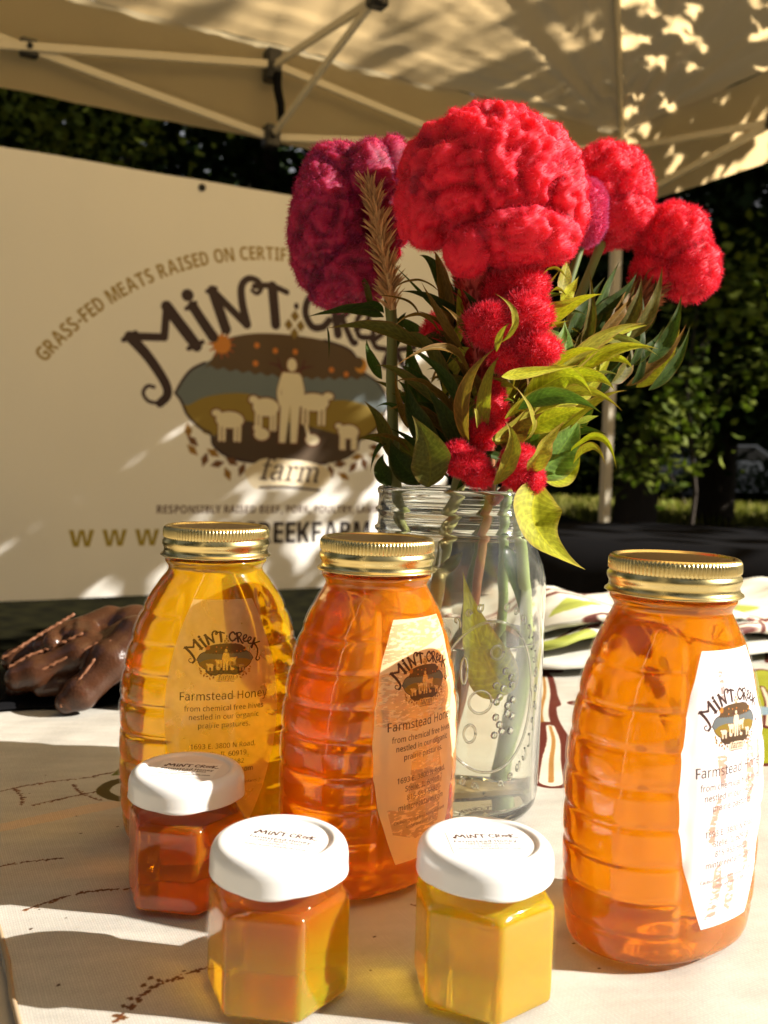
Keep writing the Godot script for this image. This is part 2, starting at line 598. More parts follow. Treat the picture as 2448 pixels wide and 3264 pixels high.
func banner_print() -> ImageTexture:
	# u from -1.06 m to +0.62 m about the logo, v from -0.655 m to +0.635 m
	var k := 1.9
	var a := Art.new(int(1680 * k), int(1290 * k), Transform2D(Vector2(k, 0), Vector2(0, -k), Vector2(1060 * k, 637 * k)), Color(0.95, 0.945, 0.915))
	logo(a, Transform2D.IDENTITY, true)
	var gold := Color(0.60, 0.49, 0.16)
	var words := "GRASS-FED MEATS RAISED ON CERTIFIED"
	var gap := 4.6
	var along := -925.0
	var radius := 955.0
	for ch in words:
		if ch == " ":
			along += 15.0
			continue
		sans_bold.text = ch
		var w := sans_bold.get_aabb().size.x * 58.0 * 0.84
		var ang := (along + w / 2.0) / radius + 0.043
		var spot := Vector2(sin(ang), cos(ang)) * radius + Vector2(0, -530)
		a.text(sans_bold, ch, 58.0, Transform2D(-ang, spot), gold, 0.84)
		along += w + gap
	a.text(sans_bold, "RESPONSIBLY RAISED BEEF, PORK, POULTRY, LAMB", 35.0, Transform2D(0.0, Vector2(-45, -398)), Color(0.34, 0.22, 0.16), 0.92)
	var x := -695.0
	for ch in "www.MINTCREEKFARM.COM":
		sans_bold.text = ch
		var w := sans_bold.get_aabb().size.x * (98.0 * 0.86 if ch != "w" else 92.0)
		a.text(sans_bold, ch, 98.0 if ch != "w" else 92.0, Transform2D(0.0, Vector2(x + w / 2.0, -498)), Color(0.62, 0.54, 0.08) if x < -455.0 else Color(0.13, 0.07, 0.06), 0.86 if ch != "w" else 1.0)
		x += w + (24.0 if ch == "w" or ch == "." else 7.0)
	return ImageTexture.create_from_image(a.done(1400, 1075))

func label_print(kind: int) -> ImageTexture:
	# 46.8 mm wide, 92 mm high; kind 0 = clear film, 1 = patchy glare, 2 = mostly white glare with gaps
	var k := 16.0
	var a := Art.new(int(46.8 * k), int(92 * k), Transform2D(Vector2(k, 0), Vector2(0, -k), Vector2(23.4 * k, 92 * k)), Color(1, 1, 1, 1))
	var s := 30.0 / 980.0
	logo(a, Transform2D(Vector2(s, 0), Vector2(0, s), Vector2(0.6, 68.5)), false)
	var ink := Color(0.12, 0.04, 0.04)
	a.text(sans, "Farmstead Honey", 4.6, Transform2D(0.0, Vector2(0.6, 51.4)), ink)
	var y := 46.9
	for l in ["from chemical free hives", "nestled in our organic", "prairie pastures."]:
		a.text(sans, l, 2.95, Transform2D(0.0, Vector2(0.6, y)), ink)
		y -= 3.55
	y = 31.2
	for l in ["1693 E. 3800 N Road,", "Stelle, IL 60919", "815-953-5682", "mintcreekfarm.com"]:
		a.text(sans, l, 2.85, Transform2D(0.0, Vector2(0.4, y)), ink)
		y -= 3.5
	a.text(sans, "Caution: Do not feed honey to infants", 1.7, Transform2D(0.0, Vector2(0.4, 15.6)), ink)
	a.text(sans, "under one year of age", 1.7, Transform2D(0.0, Vector2(0.4, 13.4)), ink)
	var im := a.done(374, 736)
	# sky glare painted as opaque white; reflections left as gaps showing the honey
	var glare_gap := Art.new(374, 736, Transform2D(Vector2(8, 0), Vector2(0, -8), Vector2(187, 736)), Color.BLACK)
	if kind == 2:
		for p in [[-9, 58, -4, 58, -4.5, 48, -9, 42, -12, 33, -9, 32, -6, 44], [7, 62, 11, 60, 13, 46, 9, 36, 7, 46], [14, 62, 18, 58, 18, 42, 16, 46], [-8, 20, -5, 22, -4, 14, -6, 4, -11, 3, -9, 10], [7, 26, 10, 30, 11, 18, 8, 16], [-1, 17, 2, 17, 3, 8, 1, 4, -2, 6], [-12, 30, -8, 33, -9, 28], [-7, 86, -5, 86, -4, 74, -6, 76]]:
			glare_gap.poly(PackedVector2Array(mm(p)), Color.WHITE)
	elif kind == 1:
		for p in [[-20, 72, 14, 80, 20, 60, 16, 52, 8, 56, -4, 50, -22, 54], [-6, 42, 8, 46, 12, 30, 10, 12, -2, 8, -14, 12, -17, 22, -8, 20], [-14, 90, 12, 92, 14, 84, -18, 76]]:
			glare_gap.poly(PackedVector2Array(mm(p)), Color.WHITE)
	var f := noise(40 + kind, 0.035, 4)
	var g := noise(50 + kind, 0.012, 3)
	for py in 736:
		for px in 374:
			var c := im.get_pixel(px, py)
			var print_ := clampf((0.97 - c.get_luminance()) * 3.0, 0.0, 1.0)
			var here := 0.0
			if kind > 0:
				here = smoothstep(-0.06, 0.10, glare_gap.im.get_pixel(px, py).r - 0.86 + 0.62 * f.get_noise_2d(px * 0.8, py * 2.4) + 0.25 * g.get_noise_2d(px, py))
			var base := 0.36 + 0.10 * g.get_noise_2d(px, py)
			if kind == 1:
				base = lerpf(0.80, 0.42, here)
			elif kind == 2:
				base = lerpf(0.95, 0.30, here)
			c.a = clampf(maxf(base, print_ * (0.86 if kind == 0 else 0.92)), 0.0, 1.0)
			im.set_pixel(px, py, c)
	return ImageTexture.create_from_image(im)

func sticker_print() -> ImageTexture:
	var k := 24.0
	var a := Art.new(int(26 * k), int(18 * k), Transform2D(Vector2(k, 0), Vector2(0, -k), Vector2(13 * k, 9 * k)), Color(0.93, 0.93, 0.92))
	var ink := Color(0.10, 0.05, 0.05)
	# the name in the same hand, in one straight line
	var s := 0.0215
	var at := Transform2D(Vector2(s, 0), Vector2(0, s), Vector2(0, 3.6))
	var brown := Color(0.22, 0.09, 0.05)
	a.stroke(mm([-470, -30, -500, -20, -500, 20, -470, 10, -440, 110, -390, 20, -340, 110, -310, -20]), 34, brown, at)
	a.stroke(mm([-265, 60, -255, -20]), 34, brown, at)
	a.dot(Vector2(-262, 105), 20, 20, brown, at)
	a.stroke(mm([-215, -20, -200, 110, -130, -10, -115, 120, -80, 140]), 30, brown, at)
	a.stroke(mm([-80, 115, 40, 112]), 26, brown, at)
	a.stroke(mm([-20, 110, -14, -20]), 32, brown, at)
	a.stroke(mm([190, 90, 140, 115, 105, 50, 140, -15, 195, 5]), 28, brown, at)
	a.stroke(mm([225, -20, 232, 110, 285, 100, 275, 55, 240, 50, 300, -20]), 26, brown, at)
	for x in [325.0, 390.0]:
		a.stroke(mm([x, 30, x + 45, 55, x + 25, 85, x + 2, 55, x + 12, 0, x + 50, 0]), 22, brown, at)
	a.stroke(mm([460, 110, 466, -20]), 30, brown, at)
	a.stroke(mm([530, 110, 470, 45, 540, -25, 580, -15]), 26, brown, at)
	a.text(sans_bold, "Farmstead Honey", 2.7, Transform2D(0.0, Vector2(0, -0.6)), ink)
	a.text(sans_bold, "1693 E 3800 N Road", 1.8, Transform2D(0.0, Vector2(0.3, -2.4)), ink)
	a.text(sans_bold, "Stelle, IL", 1.8, Transform2D(0.0, Vector2(0.3, -4.3)), ink)
	a.text(sans_bold, "www.mintcreekfarm.com", 1.8, Transform2D(0.0, Vector2(0.2, -6.2)), ink)
	return ImageTexture.create_from_image(a.done(312, 216))

func cloth_print() -> ImageTexture:
	# the cloth in millimetres from the back left corner of the table: 1200 along, 760 towards the front
	var a := Art.new(2040, 1292, Transform2D(Vector2(1.7, 0), Vector2(0, 1.7), Vector2.ZERO), Color(0.80, 0.79, 0.755))
	var im := a.im
	var f := noise(61, 0.006, 4)
	var grain := noise(62, 0.045, 3)
	for y in range(0, 1292, 2):
		for x in range(0, 2040, 2):
			var k := 1.0 + 0.05 * f.get_noise_2d(x, y) + 0.045 * grain.get_noise_2d(x * 0.22 + y * 0.1, y * 1.3 - x * 0.5)
			im.fill_rect(Rect2i(x, y, 2, 2), Color(0.725 * k, 0.715 * k, 0.685 * k))
	var maroon := Color(0.34, 0.11, 0.07)
	var lime := Color(0.56, 0.58, 0.10)
	var tan := Color(0.62, 0.45, 0.22)
	# broad printed swirls behind the right jar
	for p in [[368, 226, 402, 178, 440, 128, 500, 90], [318, 300, 348, 250, 390, 200, 420, 160], [276, 352, 300, 322, 322, 296, 340, 270], [470, 60, 540, 50, 600, 80, 680, 70], [600, 160, 660, 120, 740, 110, 860, 60]]:
		var q := mm(p)
		a.stroke(q, 26, maroon, Transform2D.IDENTITY, 14)
		var r := []
		for k in q:
			r.append(k + Vector2(-2, 3))
		a.stroke(r, 13, Color(0.78, 0.77, 0.72), Transform2D.IDENTITY, 5)
		a.stroke(r, 3, tan, Transform2D.IDENTITY, 2)
	a.dot(Vector2(438, 144), 11, 13, maroon)
	a.dot(Vector2(392, 236), 9, 7, maroon)
	for p in [[564, 225, 610, 215, 560, 300, 470, 360, 415, 380, 404, 368, 467, 310], [640, 192, 700, 150, 760, 150, 720, 210, 660, 215]]:
		var q := mm(p)
		q.append(q[0])
		a.stroke(q, 9, maroon)
		a.poly(a.smooth(q), lime)
	a.stroke(mm([470, 330, 520, 290, 560, 250]), 10, maroon, Transform2D.IDENTITY, 3)
	a.stroke(mm([474, 328, 522, 288, 556, 254]), 5, Color(0.8, 0.76, 0.66), Transform2D.IDENTITY, 2)
	a.dot(Vector2(500, 300), 14, 9, Color(0.52, 0.62, 0.68))
	# brown broken lines on the left, as of bark
	var brown := Color(0.36, 0.20, 0.11)
	var rng := RandomNumberGenerator.new()
	rng.seed = 5
	for p in [[0, 262, 21, 255, 37, 253, 55, 254, 74, 250], [0, 304, 18, 300, 34, 299, 49, 296, 68, 297, 90, 300], [26, 283, 40, 279, 52, 277, 60, 276], [21, 255, 23, 268, 22, 281], [48, 262, 50, 276, 56, 290], [26, 466, 38, 455, 52, 450, 80, 446], [0, 345, 12, 343, 30, 346], [62, 312, 70, 322, 74, 332], [141, 441, 152, 452, 168, 466], [10, 385, 30, 380, 52, 384]]:
		var q := a.smooth(mm(p))
		for i in q.size() - 1:
			if rng.randf() < 0.8:
				var jit := Vector2(rng.randf_range(-0.5, 0.5), rng.randf_range(-0.5, 0.5))
				a.stroke([q[i] + jit, q[i].lerp(q[i + 1], 0.5) - jit * 0.6, q[i + 1] + jit * 0.4], rng.randf_range(0.5, 1.3), brown, Transform2D.IDENTITY, 0.6)
			for k in 2:
				var at := q[i].lerp(q[i + 1], rng.randf()) + Vector2(rng.randf_range(-0.8, 0.8), rng.randf_range(-0.9, 0.9))
				var w := rng.randf_range(0.5, 2.0)
				if rng.randf() < 0.62:
					a.poly(PackedVector2Array([at, at + Vector2(w, -0.25 * w), at + Vector2(w, 0.5), at + Vector2(0, 0.9 * rng.randf_range(0.5, 1.4))]), brown if rng.randf() < 0.6 else Color(0.45, 0.27, 0.13))
	for p in mm([27, 464, 30, 460, 33, 457, 38, 452, 41, 449]):
		for k in 2:
			var c: Vector2 = p + Vector2(k * 2.0 - 1.0, k * 2.2 - 1.4)
			a.poly(PackedVector2Array([c, c + Vector2(1.5, -0.5), c + Vector2(1.9, 1.1), c + Vector2(0.4, 1.6)]), Color(0.36, 0.22, 0.10))
	a.stroke(mm([76, 266, 67, 266, 60, 276, 62, 287, 70, 294]), 6.5, Color(0.31, 0.26, 0.06))
	a.poly(PackedVector2Array(mm([68, 256, 74, 247, 84, 240, 84, 252, 76, 258])), Color(0.36, 0.38, 0.07))
	a.poly(a.smooth(mm([10, 300, 30, 296, 60, 292, 64, 300, 30, 306, 10, 308, 10, 300])), Color(0.77, 0.70, 0.62))
	for k in 170:
		var at := Vector2(rng.randf_range(0, 600), rng.randf_range(200, 600))
		a.dot(at, rng.randf_range(0.25, 0.55), rng.randf_range(0.25, 0.5), Color(0.2, 0.12, 0.07))
	return ImageTexture.create_from_image(im)

func fold_print() -> ImageTexture:
	var a := Art.new(1024, 512, Transform2D(Vector2(2, 0), Vector2(0, 2), Vector2.ZERO), Color(0.80, 0.80, 0.76))
	var maroon := Color(0.36, 0.13, 0.09)
	var lime := Color(0.60, 0.64, 0.26)
	for p in [[0, 30, 80, 50, 160, 30, 300, 60], [150, 140, 260, 110, 330, 30], [380, 110, 420, 180, 500, 200], [20, 190, 90, 170, 170, 200, 260, 180], [230, 120, 320, 150, 420, 120, 500, 150], [20, 110, 70, 90, 110, 110], [300, 210, 380, 190, 470, 220]]:
		a.stroke(mm(p), 24, maroon, Transform2D.IDENTITY, 10)
		a.stroke(mm(p), 9, Color(0.80, 0.79, 0.74), Transform2D.IDENTITY, 4)
	for p in [[60, 40, 110, 30, 150, 50, 100, 66], [330, 60, 400, 40, 440, 70, 380, 90], [190, 90, 230, 60, 260, 90]]:
		var q := mm(p)
		q.append(q[0])
		a.poly(a.smooth(q), lime)
	var im := a.done(512, 256)
	return ImageTexture.create_from_image(im)

# ---------------------------------------------------------------- jars
func row(tab: Array, y: float, col: int) -> float:
	# smooth reading of a table of [height, value, value ...]
	var i := 0
	while i < tab.size() - 2 and tab[i + 1][0] < y:
		i += 1
	var t := clampf((y - tab[i][0]) / (tab[i + 1][0] - tab[i][0]), 0.0, 1.0)
	var d: float = (tab[i + 1][col] - tab[i][col])
	var d0: float = d if i == 0 else (tab[i][col] - tab[i - 1][col]) / (tab[i][0] - tab[i - 1][0]) * (tab[i + 1][0] - tab[i][0])
	var d1: float = d if i + 2 >= tab.size() else (tab[i + 2][col] - tab[i + 1][col]) / (tab[i + 2][0] - tab[i + 1][0]) * (tab[i + 1][0] - tab[i][0])
	d0 = clampf(d0, -2.5 * absf(d), 2.5 * absf(d))
	d1 = clampf(d1, -2.5 * absf(d), 2.5 * absf(d))
	var m0 := (d0 + d) / 2.0
	var m1 := (d1 + d) / 2.0
	return (2 * t * t * t - 3 * t * t + 1) * tab[i][col] + (t * t * t - 2 * t * t + t) * m0 + (-2 * t * t * t + 3 * t * t) * tab[i + 1][col] + (t * t * t - t * t) * m1

# height, half width, half depth of the flattened beehive jar, in mm
const JAR := [[0.0, 33.0, 22.5], [1.2, 36.0, 25.0], [4.0, 37.6, 26.4], [10.0, 38.6, 27.2], [27.0, 39.6, 28.0], [38.0, 40.0, 28.2], [54.0, 40.0, 28.2], [66.0, 39.3, 28.0], [77.0, 37.8, 27.5], [88.0, 35.0, 26.5], [98.0, 31.6, 25.2], [106.0, 27.8, 23.8], [112.0, 24.2, 22.4], [115.5, 21.4, 21.4], [117.2, 20.8, 20.8], [118.6, 21.3, 21.3], [120.2, 22.4, 22.4], [121.6, 22.4, 22.4], [123.0, 21.4, 21.4], [126.0, 21.0, 21.0], [134.0, 21.0, 21.0]]

func jar_point(y: float, th: float, inset: float, ribs: float) -> Vector3:
	var a := row(JAR, y, 1) - inset
	var b := row(JAR, y, 2) - inset
	var e := lerpf(2.15, 2.0, smoothstep(90.0, 115.0, y))
	var cs := cos(th)
	var sn := sin(th)
	var r := pow(pow(absf(cs) / a, e) + pow(absf(sn) / b, e), -1.0 / e)
	var w := smoothstep(0.60, 0.68, absf(cs)) * smoothstep(8.0, 14.0, y) * (1.0 - smoothstep(106.0, 111.0, y))
	var s := fposmod((y - 12.0) / 12.4, 1.0) * 2.0 - 1.0
	r += ribs * w * (0.85 * (1.0 - s * s * s * s) - 0.45)
	r -= ribs * 0.7 * exp(-pow((absf(cs) - 0.63) / 0.035, 2.0)) * smoothstep(8.0, 14.0, y) * (1.0 - smoothstep(106.0, 111.0, y))
	return Vector3(r * cs, y, r * sn) * 0.001

func jar_shell(y0: float, y1: float, inset: float, ribs: float, rows: int, tint_low := Color.WHITE, tint_high := Color.WHITE) -> ArrayMesh:
	var b := MB.new()
	var pts := PackedVector3Array()
	var cols := PackedColorArray()
	var seg := 144
	for j in range(-4, rows + 5):
		var t := clampf(float(j) / rows, 0.0, 1.0)
		var y := lerpf(y0, y1, t)
		var shrink := 1.0
		if j < 0:
			shrink = [0.0, 0.45, 0.85, 0.97][j + 4]
			y = y0 - 0.35 * (-j) * 0.3 + (1.1 if j == -4 else 0.0)
		elif j > rows:
			shrink = [0.97, 0.85, 0.45, 0.0][j - rows - 1]
			y = y1
		for i in seg + 1:
			var p := jar_point(clampf(lerpf(y0, y1, t), y0, y1), TAU * (i % seg) / seg, inset, ribs)
			pts.append(Vector3(p.x * shrink, y * 0.001, p.z * shrink))
			cols.append(tint_low.lerp(tint_high, t))
	b.grid(pts, seg + 1, rows + 9, true, PackedVector2Array(), cols)
	return b.mesh()

func lathe(b: MB, rows: Array, seg: int, ridges := 0, ridge_lo := 0.0, ridge_hi := 0.0, ridge_h := 0.0, lugs := 0.0) -> void:
	# rows of [height, radius] in mm, from the bottom up
	var pts := PackedVector3Array()
	for r in rows:
		for i in seg + 1:
			var th := TAU * (i % seg) / seg
			var q: float = r[1]
			if ridges > 0 and r[0] > ridge_lo and r[0] < ridge_hi and r.size() < 3:
				q += ridge_h * (absf(sin(th * ridges / 2.0)) * 1.5 - 1.0)
			var y: float = r[0]
			if lugs > 0.0 and r.size() > 2:
				y -= lugs * maxf(0.0, cos(th * 4.0 + 0.6))
			pts.append(Vector3(q * cos(th), y, q * sin(th)) * 0.001)
	b.grid(pts, seg + 1, rows.size(), true)

func jar_label_mesh() -> ArrayMesh:
	var b := MB.new()
	var pts := PackedVector3Array()
	var uvs := PackedVector2Array()
	var nu := 25
	var nv := 41
	for j in nv:
		var t := float(j) / (nv - 1)
		var y := lerpf(14.5, 106.5, t)
		var w := 10.8 + 12.4 * pow(sin(PI * clampf(t * 0.96 + 0.02, 0.0, 1.0)), 0.85)
		for i in nu:
			var x := w * (2.0 * i / (nu - 1) - 1.0)
			# find the jar's own surface at this x
			var lo := PI * 0.08
			var hi := PI * 0.92
			for k in 22:
				var m := (lo + hi) / 2.0
				if jar_point(y, m, -0.25, 1.0).x * 1000.0 > x:
					lo = m
				else:
					hi = m
			pts.append(jar_point(y, (lo + hi) / 2.0, -0.25, 1.0))
			uvs.append(Vector2(0.5 + x / 46.8, 1.0 - t))
	b.grid(pts, nu, nv, false, uvs)
	return b.mesh()

var jar_glass: ArrayMesh
var jar_base: ArrayMesh
var jar_label: ArrayMesh
var lid_mesh: ArrayMesh
var lid_top: ArrayMesh

func make_jar_shapes() -> void:
	jar_glass = jar_shell(0.0, 134.0, 0.0, 1.0, 150)
	jar_label = jar_label_mesh()
	var b := MB.new()
	lathe(b, [[122.6, 20.9], [122.4, 23.3], [122.7, 23.75], [123.2, 23.5], [123.7, 22.7], [124.6, 22.3], [125.6, 22.2], [126.4, 22.5], [127.6, 23.0], [128.8, 22.9], [129.6, 22.3], [130.2, 22.2], [130.5, 22.5], [131.0, 22.55], [131.8, 22.6], [132.8, 22.6], [133.6, 22.55], [134.1, 22.4], [134.8, 22.1, 0], [135.3, 21.4, 0], [135.4, 20.8, 0], [135.1, 20.2, 0], [134.5, 19.9, 0], [134.3, 19.0, 0], [134.2, 0.0, 0]], 480, 98, 130.4, 134.2, 0.42)
	lid_mesh = b.mesh()
	b = MB.new()
	lathe(b, [[134.25, 0.0], [134.25, 19.4], [134.55, 19.2], [134.6, 18.6], [134.5, 16.6], [134.75, 16.2], [134.8, 15.8], [134.8, 0.0]], 96)
	lid_top = b.mesh()

func honey_jar(at: Vector2, turn: float, honey: String, kind: int, label: String, fill: float, lid_turn: float, film: Color) -> void:
	var t := thing("honey_jar", label, "honey jar", Vector3(at.x, TABLE_Y + 0.0006, at.y), deg_to_rad(turn), "tall honey jars with gold lids")
	obj("glass", jar_glass, M.clear_glass, t)
	obj("honey", jar_shell(2.6, fill, 0.7, 1.0, 150), M[honey], t)
	var lid := obj("lid", lid_mesh, M.gold_lid, t)
	lid.rotation.y = lid_turn
	obj("lid_disc", lid_top, M.gold_lid_top, lid)
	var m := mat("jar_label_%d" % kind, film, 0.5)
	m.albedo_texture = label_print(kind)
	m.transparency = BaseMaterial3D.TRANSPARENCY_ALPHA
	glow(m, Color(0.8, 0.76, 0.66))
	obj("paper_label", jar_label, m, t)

# small six-sided jars
func hex_point(th: float, apothem: float, corner: float) -> float:
	var s := 0.0
	for k in 6:
		s += pow(maxf(0.0, cos(th - k * PI / 3.0)), corner)
	return apothem * pow(s, -1.0 / corner)

const MINI := [[0.0, 18.2, 1.0], [0.8, 19.5, 1.0], [2.2, 20.3, 1.0], [5.0, 20.5, 1.0], [29.0, 20.5, 1.0], [31.4, 20.2, 1.0], [33.2, 19.2, 0.8], [34.4, 18.9, 0.25], [35.0, 18.6, 0.0], [35.7, 19.5, 0.0], [36.3, 19.5, 0.0], [36.9, 18.8, 0.0], [37.5, 19.4, 0.0], [38.1, 19.4, 0.0], [38.7, 18.7, 0.0], [45.0, 18.7, 0.0]]

func mini_shell(inset: float, y0: float, y1: float, low := Color.WHITE, high := Color.WHITE, bend := 1.0) -> ArrayMesh:
	var b := MB.new()
	var pts := PackedVector3Array()
	var cols := PackedColorArray()
	var seg := 144
	var rows := 60
	for j in range(-3, rows + 4):
		var t := clampf(float(j) / rows, 0.0, 1.0)
		var y := lerpf(y0, y1, t)
		var shrink := 1.0
		if j < 0:
			shrink = [0.0, 0.6, 0.95][j + 3]
		elif j > rows:
			shrink = [0.95, 0.6, 0.0][j - rows - 1]
		for i in seg + 1:
			var th := TAU * (i % seg) / seg
			var ap := row(MINI, y, 1) - inset
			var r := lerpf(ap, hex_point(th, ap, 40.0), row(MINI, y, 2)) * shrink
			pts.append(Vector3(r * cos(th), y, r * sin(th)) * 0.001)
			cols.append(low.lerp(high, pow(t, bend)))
	b.grid(pts, seg + 1, rows + 7, true, PackedVector2Array(), cols)
	return b.mesh()

var mini_glass: ArrayMesh
var mini_lid: ArrayMesh
var mini_sticker: ArrayMesh

func make_mini_shapes() -> void:
	mini_glass = mini_shell(0.0, 0.0, 45.0)
	var b := MB.new()
	lathe(b, [[39.2, 19.2, 0], [38.8, 20.6, 0], [38.7, 21.3, 0], [39.1, 21.6, 0], [39.9, 21.55, 0], [40.6, 21.45], [43.5, 21.45], [45.2, 21.2], [46.6, 20.6], [47.6, 19.7], [48.2, 18.6], [48.4, 17.4], [48.2, 16.6], [47.8, 16.1], [47.5, 15.8], [47.3, 15.2], [47.3, 8.0], [47.3, 0.0]], 128, 0, 0, 0, 0, 0.7)
	mini_lid = b.mesh()
	b = MB.new()
	var pts := PackedVector3Array()
	for j in 9:
		for i in 13:
			var x := -11.5 + 23.0 * i / 12.0
			var z := 8.2 - 16.4 * j / 8.0
			pts.append(Vector3(x, 47.42 + 0.04 * sin(x * 0.5), z) * 0.001)
	b.grid(pts, 13, 9, false)
	mini_sticker = b.mesh()
	for i in mini_sticker.get_surface_count():
		pass
	var m := mat("lid_sticker", Color.WHITE, 0.5)
	m.albedo_texture = sticker_print()
	m.uv1_scale = Vector3(1, -1, 1)
	m.uv1_offset = Vector3(0, 1, 0)

func mini_jar(at: Vector2, turn: float, lid_turn: float, honey: String, label: String, low: Color, high: Color, fill: float) -> void:
	var t := thing("small_honey_jar", label, "honey jar", Vector3(at.x, TABLE_Y + 0.0006, at.y), deg_to_rad(turn), "small six sided honey jars with white lids")
	obj("glass", mini_glass, M.clear_glass, t)
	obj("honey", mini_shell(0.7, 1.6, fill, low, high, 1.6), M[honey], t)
	var lid := obj("lid", mini_lid, M.white_lid, t)
	lid.rotation.y = deg_to_rad(lid_turn - turn)
	obj("sticker", mini_sticker, M.lid_sticker, lid)

# the mason jar
const MASON := [[0.0, 37.5], [1.0, 40.5], [4.0, 42.6], [9.0, 43.6], [30.0, 43.9], [108.0, 43.9], [113.0, 43.4], [118.0, 42.0], [123.0, 40.0], [127.0, 38.5], [130.0, 38.0], [131.6, 38.1], [132.6, 39.4], [133.8, 39.5], [134.8, 38.2], [138.0, 37.8], [140.6, 38.1], [141.5, 39.3], [142.7, 39.3], [143.6, 38.1], [146.0, 37.8], [149.0, 37.8], [150.4, 38.5], [151.8, 38.6], [152.8, 37.9], [153.2, 36.9], [152.9, 36.1]]
const MASON_IN := [[152.9, 36.1], [151.0, 35.6], [130.0, 35.6], [126.0, 36.4], [120.0, 39.4], [113.0, 41.2], [108.0, 41.6]]

func mason_jar(at: Vector3) -> void:
	var t := thing("mason_jar", "clear glass mason jar of water holding the red flower bouquet", "mason jar", at, deg_to_rad(20))
	var b := MB.new()
	var rows := [[0.6, 0.0], [0.3, 26.0]]
	for r in MASON:
		rows.append(r)
	for r in MASON_IN.slice(1):
		rows.append(r)
	for r in [[84.0, 41.7], [8.0, 41.6], [5.2, 39.0], [4.6, 0.0]]:
		rows.append(r)
	lathe(b, rows, 128)
	obj("glass", b.mesh(), M.solid_glass, t)
	# raised ornament on the front: an oval line, a scroll along it and the moulded word inside
	b = MB.new()
	var put := func(ang: float, y: float) -> Vector3: return Vector3(sin(ang) * 0.0439, y * 0.001, cos(ang) * 0.0439)
	var oval := []
	for k in 49:
		var a := TAU * k / 48
		oval.append(put.call(0.62 * cos(a) * 0.9, 62.0 + 34.0 * sin(a)))
	b.tube(oval, [0.0006], 8)
	for s in [-1.0, 1.0]:
		for k in 15:
			var a := lerpf(-1.35, 1.35, k / 14.0)
			var curl := []
			for j in 13:
				var w := j / 12.0
				var spin := w * 5.2 + k
				curl.append(put.call(s * 0.70 * cos(a) * 0.96 + 0.035 * cos(spin) * (1.0 - w * 0.5), 62.0 + 41.0 * sin(a) + 2.6 * sin(spin) * (1.0 - w * 0.5) + (w - 0.5) * 2.5))
			b.tube(curl, [0.00055], 6)
	# bunch of fruit and leaves in relief
	for k in 16:
		var c: Vector3 = put.call(0.16 + 0.11 * sin(k * 2.4), 72.0 - k * 1.9 + 1.2 * cos(k * 1.7))
		b.tube([c * Vector3(0.985, 1, 0.985), c, c * Vector3(1.01, 1, 1.01)], [0.0018, 0.0018, 0.0010], 8)
	for g in [[-0.30, 74, 0.03, 12], [-0.12, 60, 0.12, 10], [-0.22, 46, 0.06, 8], [0.05, 82, 0.07, 6], [-0.38, 60, 0.03, 9]]:
		var curl := []
		for j in 25:
			var a := j / 24.0 * TAU
			curl.append(put.call(g[0] + g[2] * cos(a), g[1] + g[3] * 0.5 * sin(a)))
		b.tube(curl, [0.0006], 6)
	obj("embossing", b.mesh(), M.solid_glass, t)
	# water
	b = MB.new()
	lathe(b, [[5.0, 0.0], [5.6, 38.0], [8.4, 41.2], [30.0, 41.45], [82.4, 41.45], [83.4, 41.45], [83.0, 40.4], [82.6, 38.0], [82.5, 0.0]], 128)
	var w := obj("water", b.mesh(), M.clear_water)
	w.position = at
	tag(w, "water filling the lower half of the glass mason jar", "water")

# ---------------------------------------------------------------- flowers
const JAR_AT := Vector3(0.0351, TABLE_Y, -0.4464)
var stems := []
var fold_a: FastNoiseLite
var fold_b: FastNoiseLite
var fold_c: FastNoiseLite
var rnd := RandomNumberGenerator.new()

func crest(b: MB, c: Vector3, r: Vector3, depth: float, wave: float, dark: Color, bright: Color, res := 1.0) -> void:
	# a crested head: rounded folds parted by narrow grooves
	var big := maxf(r.x, maxf(r.y, r.z))
	var nu := int(clampf(big * 4.2, 48, 170) * res)
	var nv := int(nu * 0.62)
	var pts := PackedVector3Array()
	var cols := PackedColorArray()
	for j in nv:
		var ph := PI * j / (nv - 1)
		for i in nu + 1:
			var th := TAU * (i % nu) / nu
			var d := Vector3(sin(ph) * cos(th), cos(ph), sin(ph) * sin(th))
			var p := c + d * r
			var warp := Vector3(fold_b.get_noise_3dv(p * 0.9), fold_b.get_noise_3dv(p * 0.9 + Vector3(91, 3, 7)), fold_b.get_noise_3dv(p * 0.9 + Vector3(5, 77, 31)))
			var f := minf(pow(absf(fold_a.get_noise_3dv(p * wave + warp * 9.0)) * 1.9, 0.6), 1.1)
			var g := fold_c.get_noise_3dv((p + warp * 4.0) * wave) + 1.0
			g = clampf(1.0 - g * g * 1.2, 0.0, 1.0)
			var h := fold_c.get_noise_3dv((p * 2.1 + warp * 5.0) * wave) + 1.0
			h = clampf(1.0 - h * h * 1.2, 0.0, 1.0)
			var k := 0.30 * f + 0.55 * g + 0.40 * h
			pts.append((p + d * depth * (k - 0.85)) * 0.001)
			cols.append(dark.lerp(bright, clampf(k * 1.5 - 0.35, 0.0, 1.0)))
	b.grid(pts, nu + 1, nv, true, PackedVector2Array(), cols)

